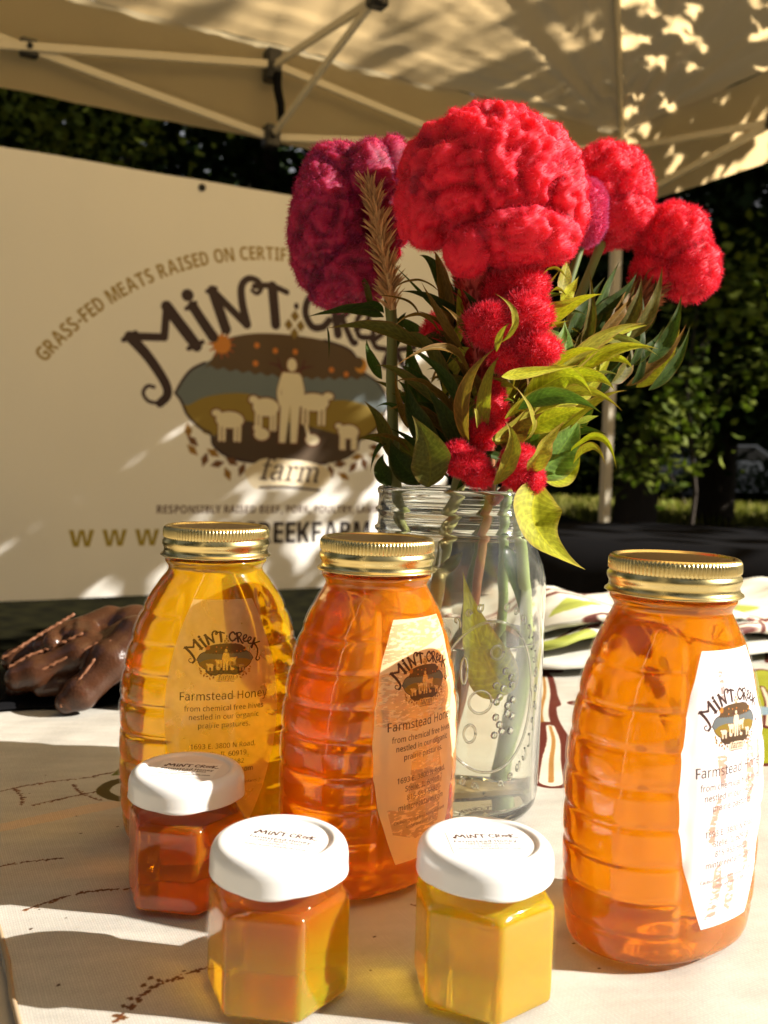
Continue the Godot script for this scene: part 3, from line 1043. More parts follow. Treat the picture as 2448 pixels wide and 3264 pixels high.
func hair_mesh(length: float, width: float, root := Color(0.86, 0.82, 0.8)) -> ArrayMesh:
	var b := MB.new()
	for a in 2:
		var s := Vector3(cos(a * PI / 2), 0, sin(a * PI / 2)) * width * 0.5
		var pts := PackedVector3Array([-s, s, -s * 0.7 + Vector3(0.1 * length, 0.6 * length, 0), s * 0.7 + Vector3(0.1 * length, 0.6 * length, 0), Vector3(0.22 * length, length, 0), Vector3(0.22 * length, length, 0)])
		b.grid(pts, 2, 3, false, PackedVector2Array(), PackedColorArray([root, root, root.lerp(Color.WHITE, 0.12), root.lerp(Color.WHITE, 0.12), Color(1, 1, 1), Color(1, 1, 1)]))
	return b.mesh()

func fuzz(m: ArrayMesh, count: int, length: float, col: Color, parent: Node3D, called := "fuzz", width := 0.00022) -> void:
	var a := m.surface_get_arrays(0)
	var vs: PackedVector3Array = a[Mesh.ARRAY_VERTEX]
	var ns: PackedVector3Array = a[Mesh.ARRAY_NORMAL]
	var id: PackedInt32Array = a[Mesh.ARRAY_INDEX]
	var where := []
	var tints := PackedColorArray()
	# triangles are picked in proportion to their area
	var sums := PackedFloat32Array()
	var total := 0.0
	for k in range(0, id.size(), 3):
		total += (vs[id[k + 1]] - vs[id[k]]).cross(vs[id[k + 2]] - vs[id[k]]).length()
		sums.append(total)
	for i in count:
		var k := sums.bsearch(rnd.randf() * total) * 3
		k = mini(k, id.size() - 3)
		var u := rnd.randf()
		var w := rnd.randf()
		if u + w > 1.0:
			u = 1.0 - u
			w = 1.0 - w
		var p := vs[id[k]] * (1.0 - u - w) + vs[id[k + 1]] * u + vs[id[k + 2]] * w
		var nrm := (ns[id[k]] + Vector3(rnd.randfn(), rnd.randfn(), rnd.randfn()) * 0.42).normalized()
		var s := nrm.cross(Vector3(rnd.randfn(), rnd.randfn(), rnd.randfn())).normalized()
		var l := length * rnd.randf_range(0.6, 1.3)
		where.append(Transform3D(Basis(s * l / 0.003, nrm * l / 0.003, s.cross(nrm) * l / 0.003), p))
		var g := rnd.randf_range(0.75, 1.3)
		tints.append(Color(col.r * g, col.g * g, col.b * g))
	scatter(called, hair_mesh(0.003, width, Color(0.84, 0.06, 0.16)), M.fuzz, where, tints, parent)  # roots hold the petal colour; pale tips paint glints of light

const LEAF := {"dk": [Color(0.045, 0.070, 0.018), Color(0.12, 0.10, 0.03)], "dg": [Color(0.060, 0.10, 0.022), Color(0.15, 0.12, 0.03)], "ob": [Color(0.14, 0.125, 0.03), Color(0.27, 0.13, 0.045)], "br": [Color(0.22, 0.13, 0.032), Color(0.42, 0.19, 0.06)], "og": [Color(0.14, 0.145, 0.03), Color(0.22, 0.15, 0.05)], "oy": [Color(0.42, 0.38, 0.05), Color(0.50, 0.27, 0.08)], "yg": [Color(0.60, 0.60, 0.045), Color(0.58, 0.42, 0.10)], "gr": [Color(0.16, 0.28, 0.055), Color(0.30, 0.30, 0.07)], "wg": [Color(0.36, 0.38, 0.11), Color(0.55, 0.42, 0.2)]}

func leaf(s: int, base: Vector3, mid: Vector3, tip: Vector3, width: float, kind: String, roll: float) -> void:
	var ctrl := mid * 2.0 - (base + tip) * 0.5
	var nu := 9
	var nv := 26
	var pts := PackedVector3Array()
	var uvs := PackedVector2Array()
	var cols := PackedColorArray()
	var chord := (tip - base).normalized()
	var front := Vector3(0.5, 0.35, 1.0) if s == 2 or s == 3 else Vector3(-0.05, 0.18, 1.0)
	var side0 := chord.cross(front).normalized()
	var wav := rnd.randf() * TAU
	var wavn := rnd.randf_range(5.0, 9.0)
	var pair: Array = LEAF[kind]
	var shade := rnd.randf_range(0.85, 1.2)
	var fold := rnd.randf_range(0.22, 0.5)
	for j in nv:
		var t := float(j) / (nv - 1)
		var p := base.lerp(ctrl, t).lerp(ctrl.lerp(tip, t), t)
		var tan_ := (ctrl - base).lerp(tip - ctrl, t).normalized()
		var side := (side0 - tan_ * side0.dot(tan_)).normalized().rotated(tan_, deg_to_rad(roll) * (0.3 + 0.5 * t))
		var up := side.cross(tan_)
		var w := width * 0.48 * (pow(sin(PI * pow(t, 0.70)), 1.25) * (1.12 - 0.3 * t) + 0.04 * (1.0 - t))
		for i in nu:
			var x := 2.0 * i / (nu - 1) - 1.0
			var wave := sin(t * wavn + wav + x * 0.7) * 0.10 * absf(x) + 0.05 * sin(t * wavn * 2.7 + wav * 2.0) * x * x
			var quilt := 0.018 * sin((t * 13.0 - absf(x) * 1.2) * TAU) * (1.0 - absf(x) * 0.5)
			pts.append((p + side * w * x * (1.0 - 0.12 * fold) + up * w * (absf(x) * fold + wave * 2.0 + quilt)) * 0.001)
			uvs.append(Vector2((x + 1.0) * 0.5, t))
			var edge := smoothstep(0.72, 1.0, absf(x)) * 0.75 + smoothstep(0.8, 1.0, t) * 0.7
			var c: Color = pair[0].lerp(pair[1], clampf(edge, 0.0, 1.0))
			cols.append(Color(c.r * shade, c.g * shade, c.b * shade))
	var b := MB.new()
	b.grid(pts, nu, nv, false, uvs, cols)
	obj("leaf", b.mesh(), M.leaf, stems[s])

func stalk(s: int, path: Array, r0: float, r1: float, col: Color) -> void:
	var b := MB.new()
	var pts := []
	var radii := []
	var c := Curve3D.new()
	for i in path.size():
		var d: Vector3 = (path[mini(i + 1, path.size() - 1)] - path[maxi(i - 1, 0)]) * 0.17
		c.add_point(path[i] * 0.001, -d * 0.001, d * 0.001)
	var n := 40
	for i in n:
		pts.append(c.sample_baked(c.get_baked_length() * i / (n - 1.0)))
		radii.append(lerpf(r0, r1, i / (n - 1.0)) * 0.001 * (1.0 + 0.06 * sin(i * 1.3)))
	b.tube(pts, radii, 12, col)
	obj("stem", b.mesh(), M.stem, stems[s])

func head(s: int, called: String, lobes: Array, depth: float, wave: float, dark: Color, bright: Color, hairs: int, hair: float, hair_col: Color) -> void:
	var b := MB.new()
	for l in lobes:
		crest(b, Vector3(l[0], l[1], l[2]), Vector3(l[3], l[4], l[5]), depth * clampf(minf(l[3], l[4]) / 22.0, 0.45, 1.1), wave, dark, bright)
	var m := b.mesh()
	var o := obj(called, m, M.petal, stems[s])
	fuzz(m, hairs, hair, hair_col, o)

func bristles(s: int, path: Array, count: int, radius: float, length: float, col: Color, called: String) -> void:
	var b := MB.new()
	var where := []
	var tints := PackedColorArray()
	var pts := []
	for p in path:
		pts.append(p * 0.001)
	var radii := []
	for i in pts.size():
		radii.append(radius * 0.001 * (1.0 - 0.35 * i / pts.size()))
	b.tube(pts, radii, 10, col)
	var o := obj(called, b.mesh(), M.stem, stems[s])
	for i in count:
		var t := rnd.randf() * (pts.size() - 1.001)
		var k := int(t)
		var p: Vector3 = pts[k].lerp(pts[k + 1], t - k)
		var along: Vector3 = (pts[k] - pts[k + 1]).normalized()
		var out := along.cross(Vector3(rnd.randfn(), rnd.randfn(), rnd.randfn())).normalized()
		var dir := (along * rnd.randf_range(0.5, 1.1) + out * rnd.randf_range(0.5, 0.9)).normalized()
		var sd := dir.cross(out + Vector3(0.01, 0.02, 0.03)).normalized()
		var l := length * rnd.randf_range(0.5, 1.2) * 0.001
		where.append(Transform3D(Basis(sd * l / 0.003 * 0.9, dir * l / 0.003, sd.cross(dir) * l / 0.003 * 0.9), p + out * radius * 0.0006))
		var g := rnd.randf_range(0.6, 1.35)
		tints.append(Color(col.r * g, col.g * g, col.b * g))
	scatter("bristles", hair_mesh(0.003, 0.00045), M.fuzz, where, tints, o)

func bouquet() -> void:
	fold_a = noise(81, 0.045, 1)
	fold_b = noise(82, 0.035, 2)
	fold_c = noise(83, 0.085, 1, FastNoiseLite.TYPE_CELLULAR)
	fold_c.cellular_return_type = FastNoiseLite.RETURN_DISTANCE
	rnd.seed = 17
	for d in [["purple cockscomb flower with a tan seed spike, leftmost in the mason jar"], ["largest red cockscomb flower, tallest in the middle of the bouquet"], ["red cockscomb flower just right of the largest bloom, with bright yellow green leaves"], ["red cockscomb flower farthest right, lowest of the big round blooms"], ["small magenta cockscomb half hidden behind the largest red bloom"], ["short sprig of small red cockscomb tufts at the rim of the mason jar"]]:
		stems.append(thing("cockscomb_flower", d[0], "flower", JAR_AT, 0.0, "cockscomb flowers in the mason jar"))
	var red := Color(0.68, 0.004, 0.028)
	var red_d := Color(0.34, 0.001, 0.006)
	var red_h := Color(0.86, 0.15, 0.25)
	var pur := Color(0.30, 0.003, 0.048)
	var pur_d := Color(0.045, 0.001, 0.006)
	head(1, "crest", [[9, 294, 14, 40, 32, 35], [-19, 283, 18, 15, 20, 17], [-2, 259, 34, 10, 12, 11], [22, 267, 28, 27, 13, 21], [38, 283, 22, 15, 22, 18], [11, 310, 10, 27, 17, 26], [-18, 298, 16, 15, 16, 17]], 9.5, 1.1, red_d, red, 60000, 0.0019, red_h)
	head(1, "lower_crest", [[25, 246, 24, 10, 9, 10], [25, 232, 33, 11, 9, 10], [30, 217, 34, 10, 7, 8], [10, 227, 32, 12, 9, 10], [18, 213, 30, 8, 6, 8], [-10, 228, -4, 8, 9, 8], [13, 240, 18, 9, 13, 10]], 5.5, 1.7, red_d, red, 20000, 0.0030, Color(0.86, 0.17, 0.25))
	bristles(1, [Vector3(0, 264, 18), Vector3(3, 248, 18), Vector3(6, 228, 17), Vector3(9, 205, 14)], 900, 8.0, 8.0, Color(0.36, 0.018, 0.014), "seed_column")
	head(0, "crest", [[-68, 280, -19, 18, 36, 21], [-48, 306, -17, 14, 16, 16], [-60, 306, -24, 20, 17, 19], [-58, 258, -19, 21, 19, 19], [-36, 312, -22, 10, 14, 12], [-54, 286, -30, 25, 30, 14]], 8.0, 1.15, pur_d, pur, 36000, 0.0022, Color(0.48, 0.08, 0.32))
	bristles(0, [Vector3(-46, 297, -4), Vector3(-43, 285, -2), Vector3(-40, 268, -1), Vector3(-36, 252, -1), Vector3(-34, 238, -3)], 420, 2.0, 9.0, Color(0.66, 0.40, 0.18), "seed_spike")
	head(2, "crest", [[75, 307, -39, 22, 24, 22], [81, 293, -34, 17, 14, 18], [71, 294, -44, 18, 16, 16]], 7.0, 1.2, red_d, red, 24000, 0.0023, red_h)
	head(3, "crest", [[108, 282, -34, 18, 18, 19], [116, 267, -29, 15, 16, 15], [101, 266, -34, 13, 12, 13]], 6.0, 1.3, red_d, red, 19000, 0.0023, red_h)
	bristles(3, [Vector3(103, 266, -33), Vector3(94, 254, -31), Vector3(86, 241, -27)], 700, 7.0, 10.0, Color(0.42, 0.16, 0.07), "seed_spike")
	head(4, "crest", [[58, 288, -9, 9, 15, 12]], 5.0, 1.5, Color(0.30, 0.01, 0.05), Color(0.50, 0.03, 0.12), 7000, 0.0026, Color(0.72, 0.28, 0.62))
	head(5, "tuft", [[12, 190, 26, 6.5, 10, 7], [9, 180, 26, 6, 8, 6], [13, 199, 26, 4, 5, 4]], 3.5, 2.0, red_d, red, 5000, 0.0024, red_h)
	head(5, "tuft", [[0, 166, 41, 9, 5.5, 7], [6, 161, 41, 6, 5, 6], [-4, 170, 40, 5, 5, 5]], 3.0, 2.0, red_d, red, 5600, 0.0024, red_h)
	head(5, "tuft", [[23, 165, 42, 8, 9, 8], [28, 160, 42, 6, 7, 6]], 3.5, 2.0, red_d, red, 5600, 0.0024, red_h)
	var green := Color(0.10, 0.13, 0.035)
	stalk(0, [Vector3(-42, 280, -14), Vector3(-38, 264, -8), Vector3(-34, 233, -8), Vector3(-33, 198, -4), Vector3(-31, 165, 1), Vector3(-16, 51, -4), Vector3(-10, 10, -6)], 2.6, 3.0, Color(0.13, 0.14, 0.035))
	stalk(1, [Vector3(8, 268, 16), Vector3(12, 231, 6), Vector3(8, 188, 4), Vector3(-2, 144, -4), Vector3(-14, 60, -12), Vector3(-20, 10, -12)], 3.8, 3.2, Color(0.20, 0.19, 0.06))
	stalk(2, [Vector3(77, 292, -39), Vector3(59, 248, -24), Vector3(35, 189, -4), Vector3(24, 152, -4), Vector3(26, 90, -16), Vector3(18, 10, -22)], 2.4, 2.8, Color(0.22, 0.30, 0.08))
	stalk(3, [Vector3(108, 263, -34), Vector3(83, 233, -24), Vector3(45, 180, -4), Vector3(28, 150, 8), Vector3(35, 90, 4), Vector3(35, 10, 4)], 2.6, 3.4, Color(0.30, 0.38, 0.10))
	stalk(4, [Vector3(58, 276, -14), Vector3(46, 234, -9), Vector3(20, 166, -6), Vector3(8, 100, -12), Vector3(-2, 12, -16)], 2.0, 2.6, green)
	stalk(5, [Vector3(12, 184, 24), Vector3(14, 156, 18), Vector3(10, 102, 4), Vector3(-2, 12, -8)], 2.2, 2.4, Color(0.30, 0.12, 0.05))
	# the slimmer leaves that fill the bouquet between the ones in front
	for i in 150:
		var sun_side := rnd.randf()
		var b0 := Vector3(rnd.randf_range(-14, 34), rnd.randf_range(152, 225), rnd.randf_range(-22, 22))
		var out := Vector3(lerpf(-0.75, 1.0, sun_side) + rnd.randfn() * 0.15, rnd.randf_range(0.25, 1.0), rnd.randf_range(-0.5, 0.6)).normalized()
		var l := rnd.randf_range(28, 56)
		var tip := b0 + out * l + Vector3(0, -rnd.randf_range(0, 9), 0)
		var midp := b0 + out * l * 0.55 + Vector3(0, rnd.randf_range(2, 6), 0)
		var kind: String = ["dk", "dg", "ob", "br"][rnd.randi() % 4] if sun_side < 0.5 else ["oy", "yg", "gr", "dg", "br", "oy"][rnd.randi() % 6]  # leaf colour follows the light: yellow on the sun side, dark away
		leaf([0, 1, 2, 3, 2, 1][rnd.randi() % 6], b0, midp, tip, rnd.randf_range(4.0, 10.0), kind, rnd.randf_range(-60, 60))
	for i in 30:
		var b0 := Vector3(rnd.randf_range(44, 92), rnd.randf_range(196, 240), rnd.randf_range(-30, 2))
		var out := Vector3(0.55 + rnd.randfn() * 0.3, 0.9, rnd.randfn() * 0.25).normalized()
		var l := rnd.randf_range(26, 44)
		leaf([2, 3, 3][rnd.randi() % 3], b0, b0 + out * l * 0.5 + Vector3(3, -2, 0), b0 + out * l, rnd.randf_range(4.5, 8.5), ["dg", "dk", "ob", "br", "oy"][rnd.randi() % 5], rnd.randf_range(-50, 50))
	# smaller shoots that carry the lower tufts
	stalk(5, [Vector3(1, 166, 40), Vector3(8, 158, 30), Vector3(14, 150, 20)], 1.4, 1.8, Color(0.3, 0.04, 0.03))
	stalk(5, [Vector3(24, 162, 40), Vector3(18, 154, 28), Vector3(15, 148, 19)], 1.4, 1.8, Color(0.3, 0.04, 0.03))

# ---------------------------------------------------------------- glove
func surface_nets(caps: Array, cell: float, soft: float) -> ArrayMesh:
	# caps: [a, b, radius a, radius b] in mm; one smooth skin round them all
	var lo := Vector3.INF
	var hi := -Vector3.INF
	for c in caps:
		for k in 2:
			var r: Vector3 = Vector3.ONE * (c[2 + k] + soft + cell * 2.0)
			lo = lo.min(c[k] - r)
			hi = hi.max(c[k] + r)
	var nx := int((hi.x - lo.x) / cell) + 2
	var ny := int((hi.y - lo.y) / cell) + 2
	var nz := int((hi.z - lo.z) / cell) + 2
	var f := PackedFloat32Array()
	f.resize(nx * ny * nz)
	f.fill(1e3)
	for c in caps:
		var a: Vector3 = c[0]
		var ab: Vector3 = c[1] - a
		var l2 := ab.length_squared()
		var reach: Vector3 = Vector3.ONE * (maxf(c[2], c[3]) + soft + cell * 2.0)
		var p0: Vector3 = (a.min(c[1]) - reach - lo) / cell
		var p1: Vector3 = (a.max(c[1]) + reach - lo) / cell
		for z in range(maxi(0, int(p0.z)), mini(nz, int(p1.z) + 1)):
			for y in range(maxi(0, int(p0.y)), mini(ny, int(p1.y) + 1)):
				for x in range(maxi(0, int(p0.x)), mini(nx, int(p1.x) + 1)):
					var p := lo + Vector3(x, y, z) * cell
					var t := clampf((p - a).dot(ab) / l2, 0.0, 1.0)
					var d := p.distance_to(a + ab * t) - lerpf(c[2], c[3], t)
					var i := (z * ny + y) * nx + x
					var o := f[i]
					var h := maxf(soft - absf(o - d), 0.0) / soft
					f[i] = minf(o, d) - h * h * soft * 0.25
	var b := MB.new()
	var at := {}
	for z in nz - 1:
		for y in ny - 1:
			for x in nx - 1:
				var i := (z * ny + y) * nx + x
				var sum := Vector3.ZERO
				var hits := 0
				var inside := 0
				for k in 8:
					if f[i + (k & 1) + ((k >> 1) & 1) * nx + (k >> 2) * nx * ny] < 0.0:
						inside += 1
				if inside == 0 or inside == 8:
					continue
				for k in 8:
					for ax in 3:
						if (k >> ax) & 1:
							continue
						var k2 := k | (1 << ax)
						var va := f[i + (k & 1) + ((k >> 1) & 1) * nx + (k >> 2) * nx * ny]
						var vb := f[i + (k2 & 1) + ((k2 >> 1) & 1) * nx + (k2 >> 2) * nx * ny]
						if (va < 0.0) != (vb < 0.0):
							var w := va / (va - vb)
							sum += Vector3(k & 1, (k >> 1) & 1, k >> 2).lerp(Vector3(k2 & 1, (k2 >> 1) & 1, k2 >> 2), w)
							hits += 1
				at[i] = b.v.size()
				b.v.append((lo + (Vector3(x, y, z) + sum / hits) * cell) * 0.001)
				b.n.append(Vector3.ZERO)
				b.uv.append(Vector2.ZERO)
				b.c.append(Color.WHITE)
	var step := [1, nx, nx * ny]
	for z in range(1, nz - 1):
		for y in range(1, ny - 1):
			for x in range(1, nx - 1):
				var i := (z * ny + y) * nx + x
				for ax in 3:
					if (f[i] < 0.0) == (f[i + step[ax]] < 0.0):
						continue
					var u: int = step[(ax + 1) % 3]
					var w: int = step[(ax + 2) % 3]
					var q := [at[i], at[i - u], at[i - u - w], at[i - w]]
					if f[i] < 0.0:
						b.ix.append_array(PackedInt32Array([q[0], q[2], q[1], q[0], q[3], q[2]]))
					else:
						b.ix.append_array(PackedInt32Array([q[0], q[1], q[2], q[0], q[2], q[3]]))
	for t in range(0, b.ix.size(), 3):
		var p := b.v[b.ix[t]]
		var k := (b.v[b.ix[t + 2]] - p).cross(b.v[b.ix[t + 1]] - p)
		for j in 3:
			b.n[b.ix[t + j]] += k
	for i in b.n.size():
		b.n[i] = b.n[i].normalized()
	return b.mesh()

func glove() -> void:
	var t := thing("leather_glove", "brown leather work glove lying crumpled on the cloth beside the left honey jar", "glove", Vector3(-0.2, TABLE_Y + 0.001, -0.6))
	var wrinkle := func(v: Vector3, k: float) -> Vector3: return v + Vector3(sin(k * 3.1), cos(k * 2.3), sin(k * 1.7)) * 0.35
	var caps := []
	var finger := func(list: Array, radii: Array) -> void:
		for i in list.size() - 1:
			caps.append([list[i], list[i + 1], radii[i], radii[i + 1]])
	finger.call([Vector3(30, 40, -16), Vector3(18, 35, 0), Vector3(6, 31, 5), Vector3(-8, 26, 8), Vector3(-20, 21, 12), Vector3(-31, 18, 15)], [13.0, 10.4, 12.2, 9.6, 11.2, 8.6])
	finger.call([Vector3(12, 46, -36), Vector3(-4, 42, -26), Vector3(-16, 37, -20), Vector3(-28, 31, -13), Vector3(-43, 25, -5)], [12.0, 9.2, 10.6, 8.4, 7.2])
	finger.call([Vector3(40, 42, -2), Vector3(34, 37, 5), Vector3(27, 30, 11), Vector3(19, 19, 20), Vector3(12, 12, 25), Vector3(5, 7.5, 29)], [16.0, 12.6, 14.2, 10.2, 11.0, 7.4])
	finger.call([Vector3(36, 30, -8), Vector3(46, 18, 4), Vector3(52, 10, 10)], [11.0, 10.0, 8.0])
	finger.call([Vector3(8, 16, 2), Vector3(-6, 13, 12), Vector3(-16, 11, 15)], [7.0, 6.2, 5.0])
	finger.call([Vector3(-10, 16, -10), Vector3(-26, 10, -4), Vector3(-38, 7, 2)], [9.0, 7.0, 6.0])
	finger.call([Vector3(5, 40, -40), Vector3(30, 42, -34), Vector3(55, 34, -24), Vector3(68, 26, -14)], [13.0, 17.0, 18.0, 15.0])
	finger.call([Vector3(0, 22, -36), Vector3(30, 20, -30), Vector3(60, 16, -22)], [16.0, 18.0, 15.0])
	for k in 9:
		var a := Vector3(lerpf(-26, 40, k / 8.0), 34.0 + 9.0 * sin(k * 0.5), -14.0 + 5.0 * sin(k * 2.1))
		caps.append([a + Vector3(-3, 2, -9), a + Vector3(3, -1, 9), 5.5, 6.5])
	obj("hide", surface_nets(caps, 1.5, 1.8), M.leather, t)
	for s in [[[-6, 54, -17], [-15, 48, -12], [-26, 41, -7], [-36, 34, 0], [-48, 26, 3]], [[6, 45, 2], [-6, 39, 4], [-17, 34, 4], [-28, 30, 8], [-40, 22, 12]], [[30, 45, 8], [18, 40, 11], [5, 34, 14], [-9, 27, 18], [-22, 20, 21], [-34, 15, 20]], [[28, 43, 14], [20, 32, 23], [13, 21, 29], [7, 13, 33], [3, 4, 35]]]:
		var pts := []
		var radii := []
		for i in s.size() - 1:
			for k in 8:
				var a := Vector3(s[i][0], s[i][1], s[i][2]).lerp(Vector3(s[i + 1][0], s[i + 1][1], s[i + 1][2]), k / 8.0)
				pts.append((wrinkle.call(a, i * 8.0 + k) + Vector3(0, 0.9, 0.6)) * 0.001)
				radii.append(0.00105 + 0.0002 * sin(k * 2.7 + i))
		var b := MB.new()
		b.tube(pts, radii, 8)
		obj("seam", b.mesh(), M.leather_seam, t)
	var p := thing("black_sheet", "flat black sheet lying under the brown leather glove", "cloth", Vector3(-0.228, TABLE_Y + 0.001, -0.628), 0.49)  # flat black sheet filling the dark patch under the glove
	var b := MB.new()
	var pts := PackedVector3Array()
	for j in 15:
		for i in 29:
			var u := i / 14.0 - 1.0
			var w := j / 7.0 - 1.0
			var e := (1.0 - pow(absf(u), 6.0)) * (1.0 - pow(absf(w), 6.0))
			pts.append(Vector3(u * 0.085 + 0.006 * sin(w * 4.0), 0.0005 + e * (0.004 + 0.002 * sin(u * 6.0 + w * 3.0)), w * 0.05 + 0.006 * sin(u * 5.0)))
	b.grid(pts, 29, 15, false)
	obj("sheet", b.mesh(), M.black_sheet, p)

# ---------------------------------------------------------------- table and cloths
func on_table(a: float, b: float, y := 0.0) -> Vector3:
	return TABLE0 + E1 * a + E2 * b + Vector3(0, TABLE_Y + y, 0)

func table() -> void:
	var t := thing("folding_table", "long folding table under the printed white tablecloth", "table", TABLE0 + E1 * 0.75 + E2 * 0.38, atan2(-E1.z, E1.x))
	var b := MB.new()
	b.box(Transform3D(Basis(), Vector3(-0.02, TABLE_Y - 0.026, 0)), Vector3(1.92, 0.04, 0.755), 0.006)
	obj("tabletop", b.mesh(), mat("table_plastic", lin(0.5, 0.5, 0.48), 0.5), t)
	for s in [Vector2(-0.8, -0.3), Vector2(-0.8, 0.3), Vector2(0.75, -0.3), Vector2(0.75, 0.3)]:
		b = MB.new()
		b.tube([Vector3(s.x, 0, s.y), Vector3(s.x, TABLE_Y - 0.04, s.y)], [0.014], 12)
		obj("leg", b.mesh(), M.black_plastic, t)
	var m := mat("table_print", Color.WHITE, 0.62)
	m.albedo_texture = cloth_print()
	m.texture_repeat = true
	var weave := noise(70, 0.06, 2).get_seamless_image(256, 256)
	weave.convert(Image.FORMAT_RGBA8)
	weave.bump_map_to_normal_map(2.5)
	m.normal_enabled = true
	m.normal_texture = ImageTexture.create_from_image(weave)
	m.normal_scale = 0.25
	m.uv1_scale = Vector3.ONE
	m.metallic_specular = 0.35
	# the weave itself, thread by thread
	var threads := Image.create(128, 128, false, Image.FORMAT_RGBA8)
	var slub := noise(73, 0.05, 2)
	for y in 128:
		for x in 128:
			var over := (x / 8 + y / 8) % 2 == 0
			var k := (sin((y % 8 + 0.5) / 8.0 * PI) if over else sin((x % 8 + 0.5) / 8.0 * PI)) * 0.16 + 0.84
			k += 0.05 * slub.get_noise_2d(x * (0.15 if over else 1.6), y * (1.6 if over else 0.15)) - (0.03 if not over else 0.0)
			threads.set_pixel(x, y, Color(k, k * 0.995, k * 0.985))
	m.detail_enabled = true
	m.detail_albedo = ImageTexture.create_from_image(threads)
	m.detail_blend_mode = BaseMaterial3D.BLEND_MODE_MUL
	m.detail_uv_layer = BaseMaterial3D.DETAIL_UV_2
	m.uv2_scale = Vector3(86, 54, 1)
	# the weave itself: a fine relief
	var cloth := thing("tablecloth", "white tablecloth printed with maroon swirls, lime leaves and broken brown lines", "tablecloth", Vector3.ZERO)
	var rough := noise(71, 9.0, 3)
	var nu := 200
	var nv := 130
	var pts := PackedVector3Array()
	var uvs := PackedVector2Array()
	for j in nv:
		for i in nu:
			var a := 1.62 * i / (nu - 1)
			var w := 0.80 * j / (nv - 1) - 0.02
			var p := on_table(a, w)
			var y := 0.0008 * rough.get_noise_2d(a * 2.0, w * 2.0) + 0.0006 * sin(a * 60.0 + 14.0 * rough.get_noise_2d(a, w)) * smoothstep(0.45, 0.9, a)
			var dip := 0.0
			if w < 0.0:
				p = on_table(a, -0.004)
				y = -0.004 + w * 12.0
				p += -E2 * 0.012 * (1.0 + sin(a * 34.0))
			y = minf(y, 0.0004) - 0.0002
			pts.append(p + Vector3(0, y, 0))
			uvs.append(Vector2(a / 1.2, maxf(w, 0.0) / 0.76))
	b = MB.new()
	b.grid(pts, nu, nv, false, uvs)
	obj("sheet", b.mesh(), m, cloth)
	# its stitched hem along the left end
	b = MB.new()
	var hem := []
	for k in 40:
		hem.append(on_table(0.001 + 0.0006 * sin(k * 1.9), 0.78 * k / 39.0, 0.0006))
	b.tube(hem, [0.0009], 8)
	obj("hem", b.mesh(), mat("hem_thread", lin(0.30, 0.22, 0.13), 0.9), cloth)
	var under := thing("under_cloth", "plain pale cloth showing past the left hem of the printed tablecloth", "tablecloth", Vector3.ZERO)
	b = MB.new()
	pts = PackedVector3Array()
	for j in 30:
		for i in 20:
			var a := -0.2 + 0.24 * i / 19.0
			pts.append(on_table(a, 0.0 + 0.77 * j / 29.0, -0.003 + 0.0004 * sin(j * 1.2)))
	b.grid(pts, 20, 30, false)
	obj("sheet", b.mesh(), mat("plain_cloth", lin(0.52, 0.46, 0.36), 0.8), under)
	# the folded spare cloth at the back right
	var f := thing("folded_cloth", "loosely folded white cloth with maroon and green print, heaped behind the right honey jar", "cloth", on_table(0.66, 0.075, 0.0), atan2(-E1.z, E1.x))
	var fm := mat("folded_print", Color.WHITE, 0.7)
	fm.albedo_texture = fold_print()
	var bump := noise(72, 6.0, 3)
	for layer in 3:
		pts = PackedVector3Array()
		uvs = PackedVector2Array()
		var hx := 0.265 - layer * 0.012
		var hz := 0.115 - layer * 0.009
		var thick := 0.0095 + 0.002 * (layer % 2)
		for j in 41:
			for i in 91:
				var ph := PI * (j / 40.0)
				var th := TAU * (i % 90) / 90.0
				var d := Vector3(cos(th), 0, sin(th))
				var e := pow(pow(absf(d.x), 5.0) + pow(absf(d.z), 5.0), -0.2)
				var r := pow(sin(ph), 0.35)
				var x := d.x * e * r * hx
				var z := d.z * e * r * hz
				var y := signf(cos(ph)) * pow(absf(cos(ph)), 0.5) * thick * 0.5
				var lift := 0.010 * bump.get_noise_2d(x + 0.4, z * 1.6) + 0.006 * sin(x * 40.0 + z * 18.0 + layer) + 0.010 * exp(-pow((x + 0.17) / 0.07, 2.0))
				x += 0.010 * bump.get_noise_2d(z * 1.5 + layer, y * 8.0 + x)
				z += 0.012 * bump.get_noise_2d(x * 1.5 - layer, 3.0)
				pts.append(Vector3(x, 0.0035 + thick * (layer + 0.5) + y + maxf(0.0, lift) * (0.35 + 0.4 * layer), z))
				uvs.append(Vector2(0.5 + x / 0.56 + 0.13 * layer, 0.5 + z / 0.26 + 0.31 * layer))
		b = MB.new()
		b.grid(pts, 91, 41, true, uvs)
		obj("fold", b.mesh(), fm, f)

# ---------------------------------------------------------------- tent
func tent_at(a: float, b: float, y: float) -> Vector3:
	return TENT - E1 * a + E2 * b + Vector3(0, y, 0)

func bar(t: Node3D, p: Vector3, q: Vector3, wide := 0.024, called := "truss_bar") -> void:
	var b := MB.new()
	var d := (q - p).normalized()
	var s := d.cross(Vector3.UP).normalized()
	b.box(Transform3D(Basis(s, s.cross(d) * -1.0, d), (p + q) / 2.0), Vector3(wide * 0.55, wide, p.distance_to(q)), 0.002)
	obj(called, b.mesh(), M.tent_bar, t)

func joint(t: Node3D, p: Vector3, size: Vector3, turn := 0.0) -> void:
	var b := MB.new()
	b.box(Transform3D(Basis(Vector3.UP, turn), p), size, 0.006)
	b.tube([p - E2 * (size.z * 0.5 + 0.014), p + E2 * (size.z * 0.5 + 0.014)], [0.008], 10)
	obj("joint", b.mesh(), M.black_plastic, t)

